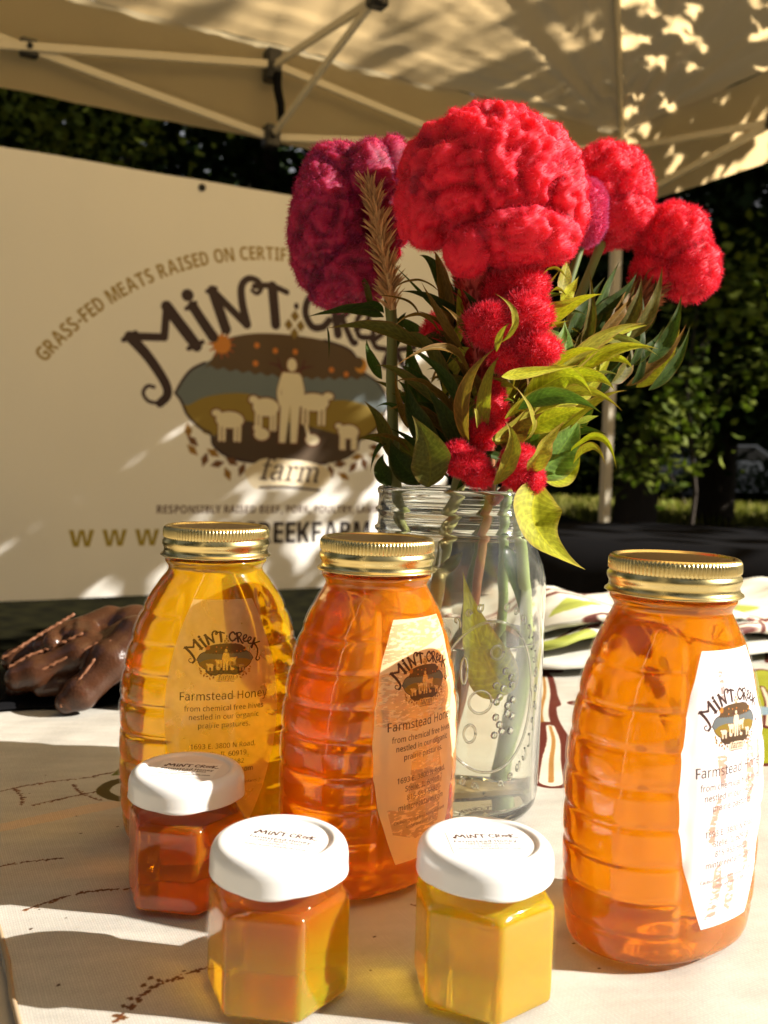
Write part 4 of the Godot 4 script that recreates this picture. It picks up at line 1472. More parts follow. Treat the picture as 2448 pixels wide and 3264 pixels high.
func tent() -> void:
	var t := thing("canopy_tent", "cream cloth canopy tent on white folding trusses, dappled with leaf shade", "tent")
	var crease := noise(90, 2.2, 3)
	var fine := noise(91, 7.0, 2)
	var peak := 3.12
	var half := SPAN / 2.0
	for side in 4:
		# each roof panel from its eave to the peak
		var n := 100 if side < 2 else 30
		var pts := PackedVector3Array()
		var uvs := PackedVector2Array()
		for j in n + 1:
			for i in n + 1:
				var v := float(j) / n
				var u := float(i) / n
				var along := lerpf(-half, half, u) * (1.0 - v)
				var depth := v * half
				var y := lerpf(EAVE, peak, v) - 0.035 * sin(PI * v) * sin(PI * u)
				# gathers that run out from the two corners
				for cs in [-1.0, 1.0]:
					var off := Vector2(half + cs * along, depth)
					var dist := off.length()
					var ang := atan2(off.y, off.x)
					y += 0.016 * sin(ang * 34.0 + 3.0 * fine.get_noise_2d(ang * 2.0, dist * 0.15)) * exp(-dist / 0.75) * smoothstep(0.0, 0.15, dist)
				y += 0.010 * crease.get_noise_2d(along * 2.0 + side * 9.0, depth * 0.6) * sin(PI * u)
				var p := Vector2.ZERO
				var a := half
				var b := half
				match side:
					0:
						a = half - along
						b = depth
					1:
						a = depth
						b = half + along
					2:
						a = half + along
						b = SPAN - depth
					3:
						a = SPAN - depth
						b = half - along
				pts.append(tent_at(a, b, y))
				uvs.append(Vector2(along, depth))
		var m := MB.new()
		m.grid(pts, n + 1, n + 1, false, uvs)
		obj("roof_panel", m.mesh(), M.tent_cloth, t)
		# its valance hangs straight down from the eave
		pts = PackedVector3Array()
		for j in 9:
			for i in 81:
				var s := SPAN * i / 80.0
				var drop := 0.303 * j / 8.0
				var sway := 0.006 * sin(s * 9.0 + side) * j / 8.0 + 0.008 * crease.get_noise_2d(s * 3.0, j * 0.1 + side * 5.0)
				var a := s
				var b := 0.0
				match side:
					0: b = -0.012 + sway
					1:
						a = -0.012 + sway
						b = s
					2: b = SPAN + 0.012 + sway
					3:
						a = SPAN + 0.012 + sway
						b = s
				pts.append(tent_at(a, b, EAVE + 0.004 - drop))
		m = MB.new()
		m.grid(pts, 81, 9, false)
		obj("valance", m.mesh(), M.tent_cloth, t)
	# the sewn ridge along the near hip
	for c in [[0.0, 0.0], [SPAN, 0.0], [SPAN, SPAN], [0.0, SPAN]]:
		var b := MB.new()
		b.box(Transform3D(Basis(Vector3.UP, atan2(-E1.z, E1.x)), tent_at(c[0] + 0.03 * (1 - 2 * c[0] / SPAN), c[1] + 0.03 * (1 - 2 * c[1] / SPAN), EAVE / 2.0 - 0.02)), Vector3(0.036, EAVE - 0.04, 0.036), 0.003)
		obj("leg", b.mesh(), M.tent_bar, t)
		b = MB.new()
		b.tube([tent_at(c[0], c[1], EAVE - 0.012), tent_at(lerpf(c[0], half, 0.5), lerpf(c[1], half, 0.5), lerpf(EAVE, peak, 0.5) - 0.02), tent_at(half, half, peak - 0.03)], [0.012], 8)
		obj("hip_rib", b.mesh(), M.tent_bar, t)
	var hi := 2.125
	var lo := 1.905
	var inset := 0.035
	# scissor trusses: two crossings on each side
	for side in 4:
		for s in 2:
			var pts := []
			for k in [[0.03, 1], [half, 0], [0.03, 0], [half, 1]]:
				var x: float = k[0] if s == 0 else SPAN - k[0]
				var y: float = hi if k[1] == 1 else lo
				match side:
					0: pts.append(tent_at(x, inset, y))
					1: pts.append(tent_at(inset, x, y))
					2: pts.append(tent_at(x, SPAN - inset, y))
					3: pts.append(tent_at(SPAN - inset, x, y))
			bar(t, pts[0], pts[1])
			bar(t, pts[2] + E2 * 0.014, pts[3] + E2 * 0.014)
			joint(t, (pts[0] + pts[1]) / 2.0, Vector3(0.05, 0.05, 0.03), 0.5)
		var mid := tent_at(half, inset, 0)
		var inner := tent_at(half, half, 0)
		match side:
			1: mid = tent_at(inset, half, 0)
			2: mid = tent_at(half, SPAN - inset, 0)
			3: mid = tent_at(SPAN - inset, half, 0)
		joint(t, mid + Vector3(0, hi, 0), Vector3(0.05, 0.10, 0.05), 0.5)
		joint(t, mid + Vector3(0, lo, 0), Vector3(0.05, 0.07, 0.05), 0.5)
		bar(t, mid + Vector3(0, lo, 0), inner + Vector3(0, hi + 0.06, 0), 0.022)
		bar(t, mid + Vector3(0, hi, 0), inner + Vector3(0, lo + 0.05, 0), 0.022)
		joint(t, mid.lerp(inner, 0.5) + Vector3(0, (hi + lo) / 2.0 + 0.03, 0), Vector3(0.05, 0.06, 0.04), 0.5)
	var b := MB.new()
	b.box(Transform3D(Basis(), tent_at(half, half, (hi + lo) / 2.0 + 0.06)), Vector3(0.09, 0.34, 0.09), 0.01)
	obj("hub", b.mesh(), M.black_plastic, t)
	b = MB.new()
	b.tube([tent_at(half, half, 2.1), tent_at(half, half, peak - 0.03)], [0.014], 10)
	obj("centre_pole", b.mesh(), M.tent_bar, t)
	# a strap left hanging from the middle joint of the back
	b = MB.new()
	var q := tent_at(half - 0.005, inset + 0.035, hi - 0.03)
	b.tube([q, q + Vector3(0.0, -0.05, 0.006), q + Vector3(0.012, -0.10, 0.004), q + Vector3(0.014, -0.155, 0.0)], [0.011, 0.014, 0.013, 0.011], 8)
	obj("strap", b.mesh(), M.black_sheet, t)

func banner() -> void:
	var t := thing("vinyl_banner", "white vinyl farm banner with arched name and shepherd picture across the tent's back", "banner")
	var m := mat("banner_print", Color(0.92, 0.90, 0.86), 0.5)
	m.albedo_texture = banner_print()
	m.albedo_color = Color.WHITE
	glow(m, Color(0.18, 0.17, 0.15))
	var soft := noise(95, 1.3, 2)
	var pts := PackedVector3Array()
	var uvs := PackedVector2Array()
	var p0 := Vector3(-1.107, 0, -2.659)
	var outw := -E2
	for j in 41:
		for i in 61:
			var u := 1680.0 * i / 60.0 - 1060.0
			var v := lerpf(-655.0, 635.0, j / 40.0)
			var sag := 0.012 * soft.get_noise_2d(u * 0.0016, v * 0.0008) + 0.004 * exp(-pow((u + 330.0) / 12.0, 2.0)) - 0.004 * exp(-pow((u + 700.0) / 14.0, 2.0))
			pts.append(p0 + E1 * (0.887 + u * 0.001) + Vector3(0, 1.109 + v * 0.001, 0) + E2 * sag)
			uvs.append(Vector2((u + 1060.0) / 1680.0, (635.0 - v) / 1290.0))
	var b := MB.new()
	b.grid(pts, 61, 41, false, uvs)
	obj("sheet", b.mesh(), m, t)
	for u in [-1040.0, -310.0, 590.0]:
		for v in [612.0, -632.0]:
			b = MB.new()
			var c: Vector3 = p0 + E1 * (0.887 + u * 0.001) + Vector3(0, 1.109 + v * 0.001, 0)
			b.tube([c - E2 * 0.006, c + E2 * 0.015], [0.011], 14)
			obj("eyelet", b.mesh(), M.black_plastic, t)

# ---------------------------------------------------------------- trees and ground
var leaf_quad: ArrayMesh

func tree(called: String, label: String, foot: Vector3, crown: Array, trunk_r: float, height: float, leaf_size: float, count: int, dark: Color, light: Color, group := "trees round the stall") -> void:
	# crown: [offset, radii] clumps; leaves are strewn in smaller tufts through each
	var t := thing(called, label, "shrub" if called == "shrub" else "tree", foot, 0.0, group)
	var b := MB.new()
	b.tube([Vector3(0, -0.1, 0), Vector3(0.05, height * 0.3, 0.04), Vector3(-0.04, height * 0.6, 0.02), Vector3(0.03, height * 0.92, 0)], [trunk_r * 1.25, trunk_r, trunk_r * 0.8, trunk_r * 0.3], 12)
	obj("trunk", b.mesh(), M.bark, t)
	for c in crown:
		b = MB.new()
		var from := Vector3(0, clampf(c[0].y * 0.7, height * 0.2, height * 0.75), 0)
		b.tube([from, from.lerp(c[0], 0.5) + Vector3(0, 0.1, 0), c[0]], [trunk_r * 0.45, trunk_r * 0.3, trunk_r * 0.1], 8)
		obj("limb", b.mesh(), M.bark, t)
	var where := []
	var tints := PackedColorArray()
	var total := 0.0
	for c in crown:
		total += c[1].x * c[1].y * c[1].z
	for c in crown:
		var share := int(count * c[1].x * c[1].y * c[1].z / total)
		var tufts := maxi(6, share / 26)
		for k in tufts:
			var d := Vector3(rnd.randfn(), rnd.randfn(), rnd.randfn()).normalized() * pow(rnd.randf(), 0.38)
			var at: Vector3 = c[0] + d * c[1]
			var tone := rnd.randf()
			for l in 26:
				var p := at + Vector3(rnd.randfn(), rnd.randfn() * 0.7, rnd.randfn()) * leaf_size * 2.3
				var x := Vector3(rnd.randfn(), rnd.randfn() * 0.6 - 0.3, rnd.randfn()).normalized()
				var y := x.cross(Vector3(rnd.randfn() * 0.7, 1.0, rnd.randfn() * 0.7)).normalized()
				var s := leaf_size * rnd.randf_range(0.7, 1.3)
				where.append(Transform3D(Basis(x * s, y * s, x.cross(y) * s), p))
				tints.append(dark.lerp(light, clampf(tone * 0.7 + rnd.randf() * 0.4, 0, 1)))
	scatter("crown", leaf_quad, M.tree_leaf, where, tints, t)

func make_leaf_quad() -> void:
	var b := MB.new()
	var pts := PackedVector3Array()
	for j in 5:
		var w: float = [0.04, 0.30, 0.36, 0.22, 0.0][j]
		for i in 3:
			pts.append(Vector3(j * 0.25, w * (i - 1), 0.10 * absf(i - 1.0) + 0.06 * sin(j * 1.2)))
	b.grid(pts, 3, 5, false)
	leaf_quad = b.mesh()

func car() -> void:
	var t := thing("parked_car", "pale silver car parked far beyond the tent leg, half hidden by foliage", "car", Vector3(8.5, 0.0, -23.6), deg_to_rad(10))
	var b := MB.new()
	b.prism(Transform3D.IDENTITY, PackedVector2Array([Vector2(-2.2, 0.35), Vector2(-2.25, 0.75), Vector2(-2.1, 0.92), Vector2(-1.1, 1.0), Vector2(1.35, 1.02), Vector2(2.15, 0.86), Vector2(2.28, 0.6), Vector2(2.22, 0.32), Vector2(1.8, 0.28), Vector2(-1.8, 0.28)]), 1.72)
	obj("body", b.mesh(), M.silver_paint, t)
	b = MB.new()
	b.prism(Transform3D.IDENTITY, PackedVector2Array([Vector2(-1.55, 1.0), Vector2(-0.85, 1.42), Vector2(0.55, 1.46), Vector2(1.3, 1.01)]), 1.46)
	obj("cabin", b.mesh(), M.silver_paint, t)
	for s in [-1.0, 1.0]:
		b = MB.new()
		b.prism(Transform3D(Basis(), Vector3(0, 0, s * 0.732)), PackedVector2Array([Vector2(-1.3, 1.05), Vector2(-0.8, 1.36), Vector2(-0.15, 1.39), Vector2(-0.15, 1.05)]), 0.012)
		obj("window", b.mesh(), M.car_glass, t)
		b = MB.new()
		b.prism(Transform3D(Basis(), Vector3(0, 0, s * 0.732)), PackedVector2Array([Vector2(-0.06, 1.05), Vector2(-0.06, 1.39), Vector2(0.5, 1.41), Vector2(1.08, 1.05)]), 0.012)
		obj("window", b.mesh(), M.car_glass, t)
		for x in [-1.35, 1.4]:
			b = MB.new()
			b.tube([Vector3(x, 0.32, s * 0.68), Vector3(x, 0.32, s * 0.9)], [0.32], 28)
			var w := obj("wheel", b.mesh(), M.tyre, t)
			b = MB.new()
			b.tube([Vector3(x, 0.32, s * 0.88), Vector3(x, 0.32, s * 0.906)], [0.19], 20)
			obj("rim", b.mesh(), M.silver_paint, w)

func surroundings() -> void:
	rnd.seed = 23
	make_leaf_quad()
	var g := PlaneMesh.new()
	g.size = Vector2(400, 400)
	var m := mat("lawn_soil", Color.WHITE, 0.95)
	m.albedo_texture = noise_tex(31, 0.05, 4, 512, Color(0.07, 0.066, 0.045), Color(0.17, 0.16, 0.085))
	m.metallic_specular = 0.1
	m.uv1_triplanar = true
	m.uv1_world_triplanar = true
	m.uv1_scale = Vector3.ONE * 0.23
	var ground := obj("ground", g, m)
	tag(ground, "dark grass and soil under and beyond the tent", "ground", "", "structure")
	# blades on the sunlit strip of lawn far behind
	var blade := MB.new()
	blade.grid(PackedVector3Array([Vector3(-0.03, 0, 0), Vector3(0.03, 0, 0), Vector3(0.02, 0.16, 0.03), Vector3(0.03, 0.16, 0.03)]), 2, 2, false)
	var where := []
	var tints := PackedColorArray()
	for i in 9000:
		var p := Vector3(rnd.randf_range(3.0, 10.0), 0, rnd.randf_range(-21.0, -13.5))
		where.append(Transform3D(Basis(Vector3.UP, rnd.randf() * TAU).scaled(Vector3.ONE * rnd.randf_range(0.5, 1.3)), p))
		tints.append(Color(0.16, 0.17, 0.04).lerp(Color(0.34, 0.29, 0.07), rnd.randf()))
	var gr := scatter("grass", blade.mesh(), M.tree_leaf, where, tints, self)
	tag(gr, "yellowish grass blades on the lawn far behind the tent leg", "grass", "", "stuff")
	# unseen pale gravel added in front to bounce warm light into the tent
	var lane := PlaneMesh.new()
	lane.size = Vector2(26, 13)
	var lm := mat("bounce_gravel", Color.WHITE, 0.95)
	lm.albedo_texture = noise_tex(33, 0.12, 3, 256, Color(0.60, 0.54, 0.43), Color(0.80, 0.74, 0.62))
	lm.uv1_triplanar = true
	lm.uv1_world_triplanar = true
	lm.uv1_scale = Vector3.ONE * 0.6
	var path := obj("path", lane, lm, self, Vector3(2.0, 0.006, 5.6))
	tag(path, "unseen pale gravel added in front of the stall to bounce warm light", "path", "", "structure")
	# a second stall table, under black cloth
	var t := thing("black_table", "table under black cloth behind the tent leg at the back right", "table", Vector3(0.95, 0, -2.62), -0.12)
	var b := MB.new()
	var pts := PackedVector3Array()
	for j in 12:
		for i in 121:
			var th := TAU * (i % 120) / 120.0
			var e := pow(pow(absf(cos(th)), 8.0) + pow(absf(sin(th)), 8.0), -0.125)
			var r := minf(1.0, j / 3.0)
			var drop := maxf(0.0, (j - 3) / 8.0)
			var q := 1.0 + 0.05 * drop + 0.03 * drop * sin(th * 26.0)
			pts.append(Vector3(cos(th) * e * 0.62 * r * q, 0.712 - drop * 0.68 + 0.006 * sin(th * 3.0) * r, sin(th) * e * 0.36 * r * q))
	b.grid(pts, 121, 12, true)
	obj("cloth", b.mesh(), M.black_sheet, t)
	b = MB.new()
	for s in [[-0.05, 0.0, 0.14, 0.05], [0.12, 0.1, 0.1, 0.07]]:
		b.box(Transform3D(Basis(Vector3.UP, s[0] * 4.0), Vector3(s[0], 0.712 + s[3] / 2.0, s[1])), Vector3(s[2], s[3], 0.1), 0.02)
	car()
	var dk := Color(0.013, 0.024, 0.008)
	var lt := Color(0.036, 0.060, 0.013)
	# the row behind
	tree("tree", "broad dark tree behind the left of the banner", Vector3(-6.5, 0, -10.5), [[Vector3(0, 4.6, 0), Vector3(3.2, 3.0, 2.4)], [Vector3(2.4, 3.6, 0.6), Vector3(2.4, 2.4, 2.0)], [Vector3(-2.0, 5.4, 0), Vector3(2.6, 2.6, 2.2)]], 0.24, 7.0, 0.16, 13000, dk, lt)
	tree("tree", "dark tree behind the middle of the banner", Vector3(-1.6, 0, -12.0), [[Vector3(0, 4.4, 0), Vector3(3.2, 3.4, 2.4)], [Vector3(1.8, 2.6, 0.4), Vector3(2.2, 2.0, 1.8)], [Vector3(-2.0, 3.0, 0.2), Vector3(2.2, 2.2, 1.8)]], 0.22, 7.0, 0.16, 13000, dk, lt)
	tree("tree", "dense dark tree behind the bouquet and the tent leg", Vector3(2.7, 0, -10.0), [[Vector3(0, 4.2, 0), Vector3(2.6, 3.0, 2.0)], [Vector3(1.2, 2.3, 0.5), Vector3(1.7, 1.1, 1.3)], [Vector3(-0.9, 2.2, 0.2), Vector3(1.8, 1.3, 1.4)]], 0.2, 6.5, 0.13, 14000, dk, lt)
	tree("tree", "dark leafy tree at the right, its low boughs hanging in the sun", Vector3(5.3, 0, -11.0), [[Vector3(0, 4.4, 0), Vector3(2.9, 2.8, 2.2)], [Vector3(-1.3, 2.4, 1.2), Vector3(1.5, 1.1, 1.2)], [Vector3(1.4, 2.6, 0.6), Vector3(1.9, 1.4, 1.5)]], 0.2, 6.5, 0.13, 13000, dk, lt)
	tree("tree", "tall tree far behind to the right of the car", Vector3(13.0, 0, -24.0), [[Vector3(0, 5.2, 0), Vector3(4.2, 4.4, 3.0)]], 0.3, 9.0, 0.26, 7000, dk, lt)
	tree("tree", "far tree between the tent leg and the car", Vector3(4.5, 0, -24.0), [[Vector3(0, 5.4, 0), Vector3(4.6, 5.0, 3.0)]], 0.3, 9.0, 0.28, 7000, dk, lt)
	tree("tree", "far tree behind the middle of the banner", Vector3(-3.5, 0, -22.0), [[Vector3(0, 6.0, 0), Vector3(5.4, 5.6, 3.0)]], 0.3, 9.0, 0.28, 8000, dk, lt)
	tree("tree", "far tree at the left end of the row", Vector3(-12.5, 0, -19.0), [[Vector3(0, 6.0, 0), Vector3(5.0, 5.4, 3.0)]], 0.3, 9.0, 0.28, 8000, dk, lt)
	tree("shrub", "low dark shrub in front of the parked car", Vector3(7.6, 0, -21.2), [[Vector3(0, 0.6, 0), Vector3(1.3, 0.42, 0.7)], [Vector3(1.7, 0.5, 0.2), Vector3(1.1, 0.35, 0.7)]], 0.04, 1.0, 0.10, 2600, dk, lt)
	var bright := Color(0.24, 0.27, 0.035)
	tree("sapling", "slender sapling at the right, its leaves catching the sun", Vector3(2.15, 0, -6.6), [[Vector3(0.15, 1.9, 0), Vector3(0.22, 0.3, 0.2)], [Vector3(-0.05, 1.55, 0.1), Vector3(0.2, 0.26, 0.2)], [Vector3(-0.17, 1.2, 0.1), Vector3(0.22, 0.2, 0.2)], [Vector3(-0.3, 0.9, 0.1), Vector3(0.16, 0.16, 0.16)], [Vector3(0.35, 2.3, 0), Vector3(0.3, 0.3, 0.25)], [Vector3(0.55, 1.7, 0), Vector3(0.2, 0.2, 0.2)]], 0.016, 2.4, 0.075, 620, Color(0.05, 0.08, 0.015), bright)
	tree("sapling", "sunlit young tree seen in the gap above the left of the banner", Vector3(-2.9, 0, -7.6), [[Vector3(0.2, 3.35, 0), Vector3(0.55, 0.25, 0.3)], [Vector3(-0.6, 3.7, 0), Vector3(0.5, 0.3, 0.3)], [Vector3(0.9, 3.3, 0.1), Vector3(0.4, 0.22, 0.3)]], 0.05, 3.6, 0.085, 700, Color(0.05, 0.08, 0.015), bright)
	# high crowns added out of view to keep sky light off the background
	for o in [["left of the tent", -7.0, -6.8], ["straight behind the tent", -0.5, -8.2], ["to the right behind the tent", 5.0, -8.6]]:
		tree("high_block_tree", "tall tree added %s, its unseen crown blocking sky light" % o[0], Vector3(o[1], 0, o[2] - 5.5), [[Vector3(0, 8.2, 4.6), Vector3(4.2, 1.8, 4.0)], [Vector3(0, 9.5, 0), Vector3(3.4, 2.2, 3.0)]], 0.26, 9.5, 0.36, 5200, dk, lt)
	# an undergrowth that closes the view beneath the crowns
	var w2 := []
	var t2 := PackedColorArray()
	for i in 16000:
		var a := rnd.randf_range(-0.85, 0.75)
		var d := rnd.randf_range(25.0, 30.0)
		var p := Vector3(sin(a) * d, pow(rnd.randf(), 1.3) * 7.5, -cos(a) * d)
		var x := Vector3(rnd.randfn(), rnd.randfn(), rnd.randfn()).normalized()
		var y := x.cross(Vector3(rnd.randfn(), rnd.randfn(), rnd.randfn())).normalized()
		w2.append(Transform3D(Basis(x * 0.75, y * 0.75, x.cross(y) * 0.75), p))
		t2.append(dk.lerp(lt, rnd.randf()))
	var ug := scatter("undergrowth", leaf_quad, M.tree_leaf, w2, t2, self)
	tag(ug, "dark thicket that closes the view beyond the trees", "undergrowth", "", "stuff")
	# unseen trees added at the right to shade the background and ground
	tree("sun_block_tree", "big unseen tree added right of the tent to shade the background", Vector3(7.6, 0, -8.2), [[Vector3(0, 7.2, 0.2), Vector3(2.6, 3.2, 3.0)], [Vector3(-1.4, 5.6, 1.8), Vector3(1.6, 1.5, 1.5)], [Vector3(0.4, 4.6, -2.0), Vector3(2.0, 2.0, 2.0)], [Vector3(0.0, 3.2, -0.6), Vector3(1.8, 1.2, 1.9)]], 0.3, 9.0, 0.15, 28000, dk, lt)
	tree("sun_block_tree", "unseen tree added behind the tent on its right to shade the background", Vector3(9.2, 0, -11.5), [[Vector3(0, 6.0, 0), Vector3(2.8, 4.2, 4.0)], [Vector3(0.6, 3.0, -1.5), Vector3(2.2, 2.0, 2.6)]], 0.3, 8.0, 0.2, 20000, dk, lt)
	tree("shrub", "unseen dense shrub added right of the tent to shade the ground", Vector3(4.4, 0, -2.75), [[Vector3(0, 1.2, 0), Vector3(0.9, 1.15, 1.35)], [Vector3(0.2, 1.9, -0.5), Vector3(0.7, 0.6, 0.9)]], 0.06, 2.0, 0.11, 6500, dk, lt)  # unseen shrub added to keep sun off the ground behind the table
	# unseen trees added round the camera side to block sky light
	var ring := [["across the lane, left of the middle", -4.2, 7.6, 11.0], ["across the lane, right of the middle", 5.2, 8.2, 11.0], ["on the left of the clearing", -10.5, -2.5, 7.5], ["at the left behind the camera", -9.0, 5.5, 8.0], ["straight behind the camera", -2.0, 15.0, 7.0], ["at the right behind the camera", 6.0, 16.0, 7.0], ["low on the sunny side of the clearing", 13.0, 2.0, 4.4]]
	for r in ring:
		var h: float = r[3]
		tree("sky_block_tree", "unseen leafy tree added to block sky light, %s" % r[0], Vector3(r[1], 0, r[2]), [[Vector3(0, h * 0.66, 0), Vector3(3.6, h * 0.34, 3.2)], [Vector3(1.8, h * 0.46 if h > 10.0 else h * 0.34, 0.8), Vector3(2.4, h * (0.16 if h > 10.0 else 0.26), 2.4)], [Vector3(-1.8, h * 0.46 if h > 10.0 else h * 0.32, -0.8), Vector3(2.4, h * (0.16 if h > 10.0 else 0.26), 2.4)]], 0.26, h, 0.34, 3400, dk, lt)
	# a leafy bough close over the right side of the roof: its leaves draw the sharp shadows on the cloth
	bough()

func bough() -> void:
	var t := thing("young_tree", "young tree whose leafy bough reaches over the right side of the tent roof", "tree", Vector3(3.6, 0.0, -3.4), 0.0)
	var b := MB.new()
	b.tube([Vector3(1.2, -0.05, 0.3), Vector3(1.0, 1.4, 0.2), Vector3(0.5, 2.6, 0.1), Vector3(-0.4, 3.2, 0), Vector3(-1.2, 3.3, 0.1)], [0.07, 0.06, 0.045, 0.03, 0.01], 10)
	obj("stem", b.mesh(), M.bark, t)
	var where := []
	var tints := PackedColorArray()
	for c in [[Vector3(-1.15, 3.02, 0.32), 0.34, 230], [Vector3(-1.35, 2.72, -0.18), 0.22, 60], [Vector3(-0.7, 3.25, 0.9), 0.4, 110], [Vector3(-1.5, 3.3, -0.1), 0.22, 40]]:
		for i in c[2]:
			var d: Vector3 = Vector3(rnd.randfn(), rnd.randfn(), rnd.randfn()) * c[1] * 0.55
			sprig(where, tints, c[0] + d)
	# the looser outer twigs, farther from the roof
	for k in 62:
		var c := Vector3(rnd.randf_range(-0.5, 0.9), rnd.randf_range(3.1, 5.6), rnd.randf_range(-0.7, 1.9))
		for i in 16:
			sprig(where, tints, c + Vector3(rnd.randfn(), rnd.randfn(), rnd.randfn()) * 0.17)
	for k in 34:
		var c := Vector3(rnd.randf_range(-0.4, 0.5), rnd.randf_range(2.2, 3.2), rnd.randf_range(-0.4, 1.3))
		for i in 16:
			sprig(where, tints, c + Vector3(rnd.randfn(), rnd.randfn(), rnd.randfn()) * 0.15)
	scatter("leaves", leaf_quad, M.tree_leaf, where, tints, t)

func sprig(where: Array, tints: PackedColorArray, at: Vector3) -> void:
	var x := Vector3(rnd.randfn(), rnd.randfn() - 0.4, rnd.randfn()).normalized()
	var y := x.cross(SUN + Vector3(rnd.randfn(), rnd.randfn(), rnd.randfn()) * 0.5).normalized()
	var s := rnd.randf_range(0.08, 0.13)
	where.append(Transform3D(Basis(x * s, y * s, x.cross(y) * s), at))
	tints.append(Color(0.03, 0.055, 0.014).lerp(Color(0.06, 0.09, 0.02), rnd.randf()))

# ---------------------------------------------------------------- the scene
func _ready() -> void:
	var cam := Camera3D.new()
	cam.name = "camera"
	cam.position = Vector3(0, 0.908, 0)
	cam.rotation = Vector3(deg_to_rad(-3.46), 0, deg_to_rad(1.7))
	cam.keep_aspect = Camera3D.KEEP_HEIGHT
	cam.fov = 57.88
	cam.near = 0.02
	cam.far = 500.0
	var lens := CameraAttributesPhysical.new()
	lens.frustum_focal_length = 21.7
	lens.frustum_near = 0.02
	lens.frustum_far = 500.0
	lens.exposure_aperture = 11.0
	lens.frustum_focus_distance = 0.37
	cam.attributes = lens
	add_child(cam)
	cam.current = true
	var env := Environment.new()
	env.background_mode = Environment.BG_SKY
	var sky := Sky.new()
	var air := ProceduralSkyMaterial.new()
	air.sky_top_color = Color(0.56, 0.60, 0.68)
	air.sky_horizon_color = Color(0.88, 0.84, 0.76)
	air.sky_curve = 0.18
	air.sky_energy_multiplier = 0.55
	air.ground_bottom_color = Color(0.12, 0.11, 0.08)
	air.ground_horizon_color = Color(0.25, 0.25, 0.2)
	sky.sky_material = air
	env.sky = sky
	env.tonemap_mode = Environment.TONE_MAPPER_LINEAR
	env.tonemap_exposure = 3.0
	env.sdfgi_enabled = true
	env.ssao_enabled = true
	env.ssil_enabled = true
	var we := WorldEnvironment.new()
	we.name = "world"
	we.environment = env
	add_child(we)
	var sun := DirectionalLight3D.new()
	sun.name = "sun"
	sun.light_energy = 1.35
	sun.light_color = Color(1.0, 0.97, 0.925)
	sun.light_angular_distance = 0.5
	sun.shadow_enabled = true
	add_child(sun)
	sun.look_at_from_position(SUN * 20.0, Vector3.ZERO)

	fonts()
	materials()
	surroundings()
	tent()
	banner()
	table()
	make_jar_shapes()
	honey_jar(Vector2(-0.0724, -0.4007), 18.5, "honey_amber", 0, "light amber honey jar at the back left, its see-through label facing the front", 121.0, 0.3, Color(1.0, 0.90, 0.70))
	honey_jar(Vector2(-0.0022, -0.366), 45.0, "honey_dark", 1, "dark orange honey jar in the middle, its label turned right and mottled cream with painted glare", 121.0, 1.1, Color(1.0, 0.93, 0.72))  # cream film tint stands for light coloured by honey
	honey_jar(Vector2(0.1030, -0.3255), 35.0, "honey_gold", 2, "golden honey jar standing apart on the right with its clear label painted white for glare", 121.0, 2.3, Color(1, 1, 1))  # white film stands for glare on a clear label
	make_mini_shapes()
	mini_jar(Vector2(-0.0712, -0.3421), 22.0, -4.0, "honey_russet", "small honey jar in the shade of the left tall jar, its white lid mostly shaded", Color(1, 1, 1), Color(1, 1, 1), 33.0)
	mini_jar(Vector2(-0.0293, -0.281), 23.0, -13.0, "honey_orange", "small orange honey jar at the front left, sunlight painted paler towards its base", Color(1, 1, 1), Color(0.97, 0.28, 0.08), 33.5)  # honey colour graded to stand for sunlight passing through the base
	mini_jar(Vector2(0.0350, -0.2843), 7.0, 6.0, "honey_yellow", "small yellow honey jar at the front right in full sun", Color(1, 1, 1), Color(1, 1, 1), 33.5)
	mason_jar(JAR_AT + Vector3(0, 0.0006, 0))
	bouquet()
	bouquet_leaves()
	glove()
	rnd.seed = 1

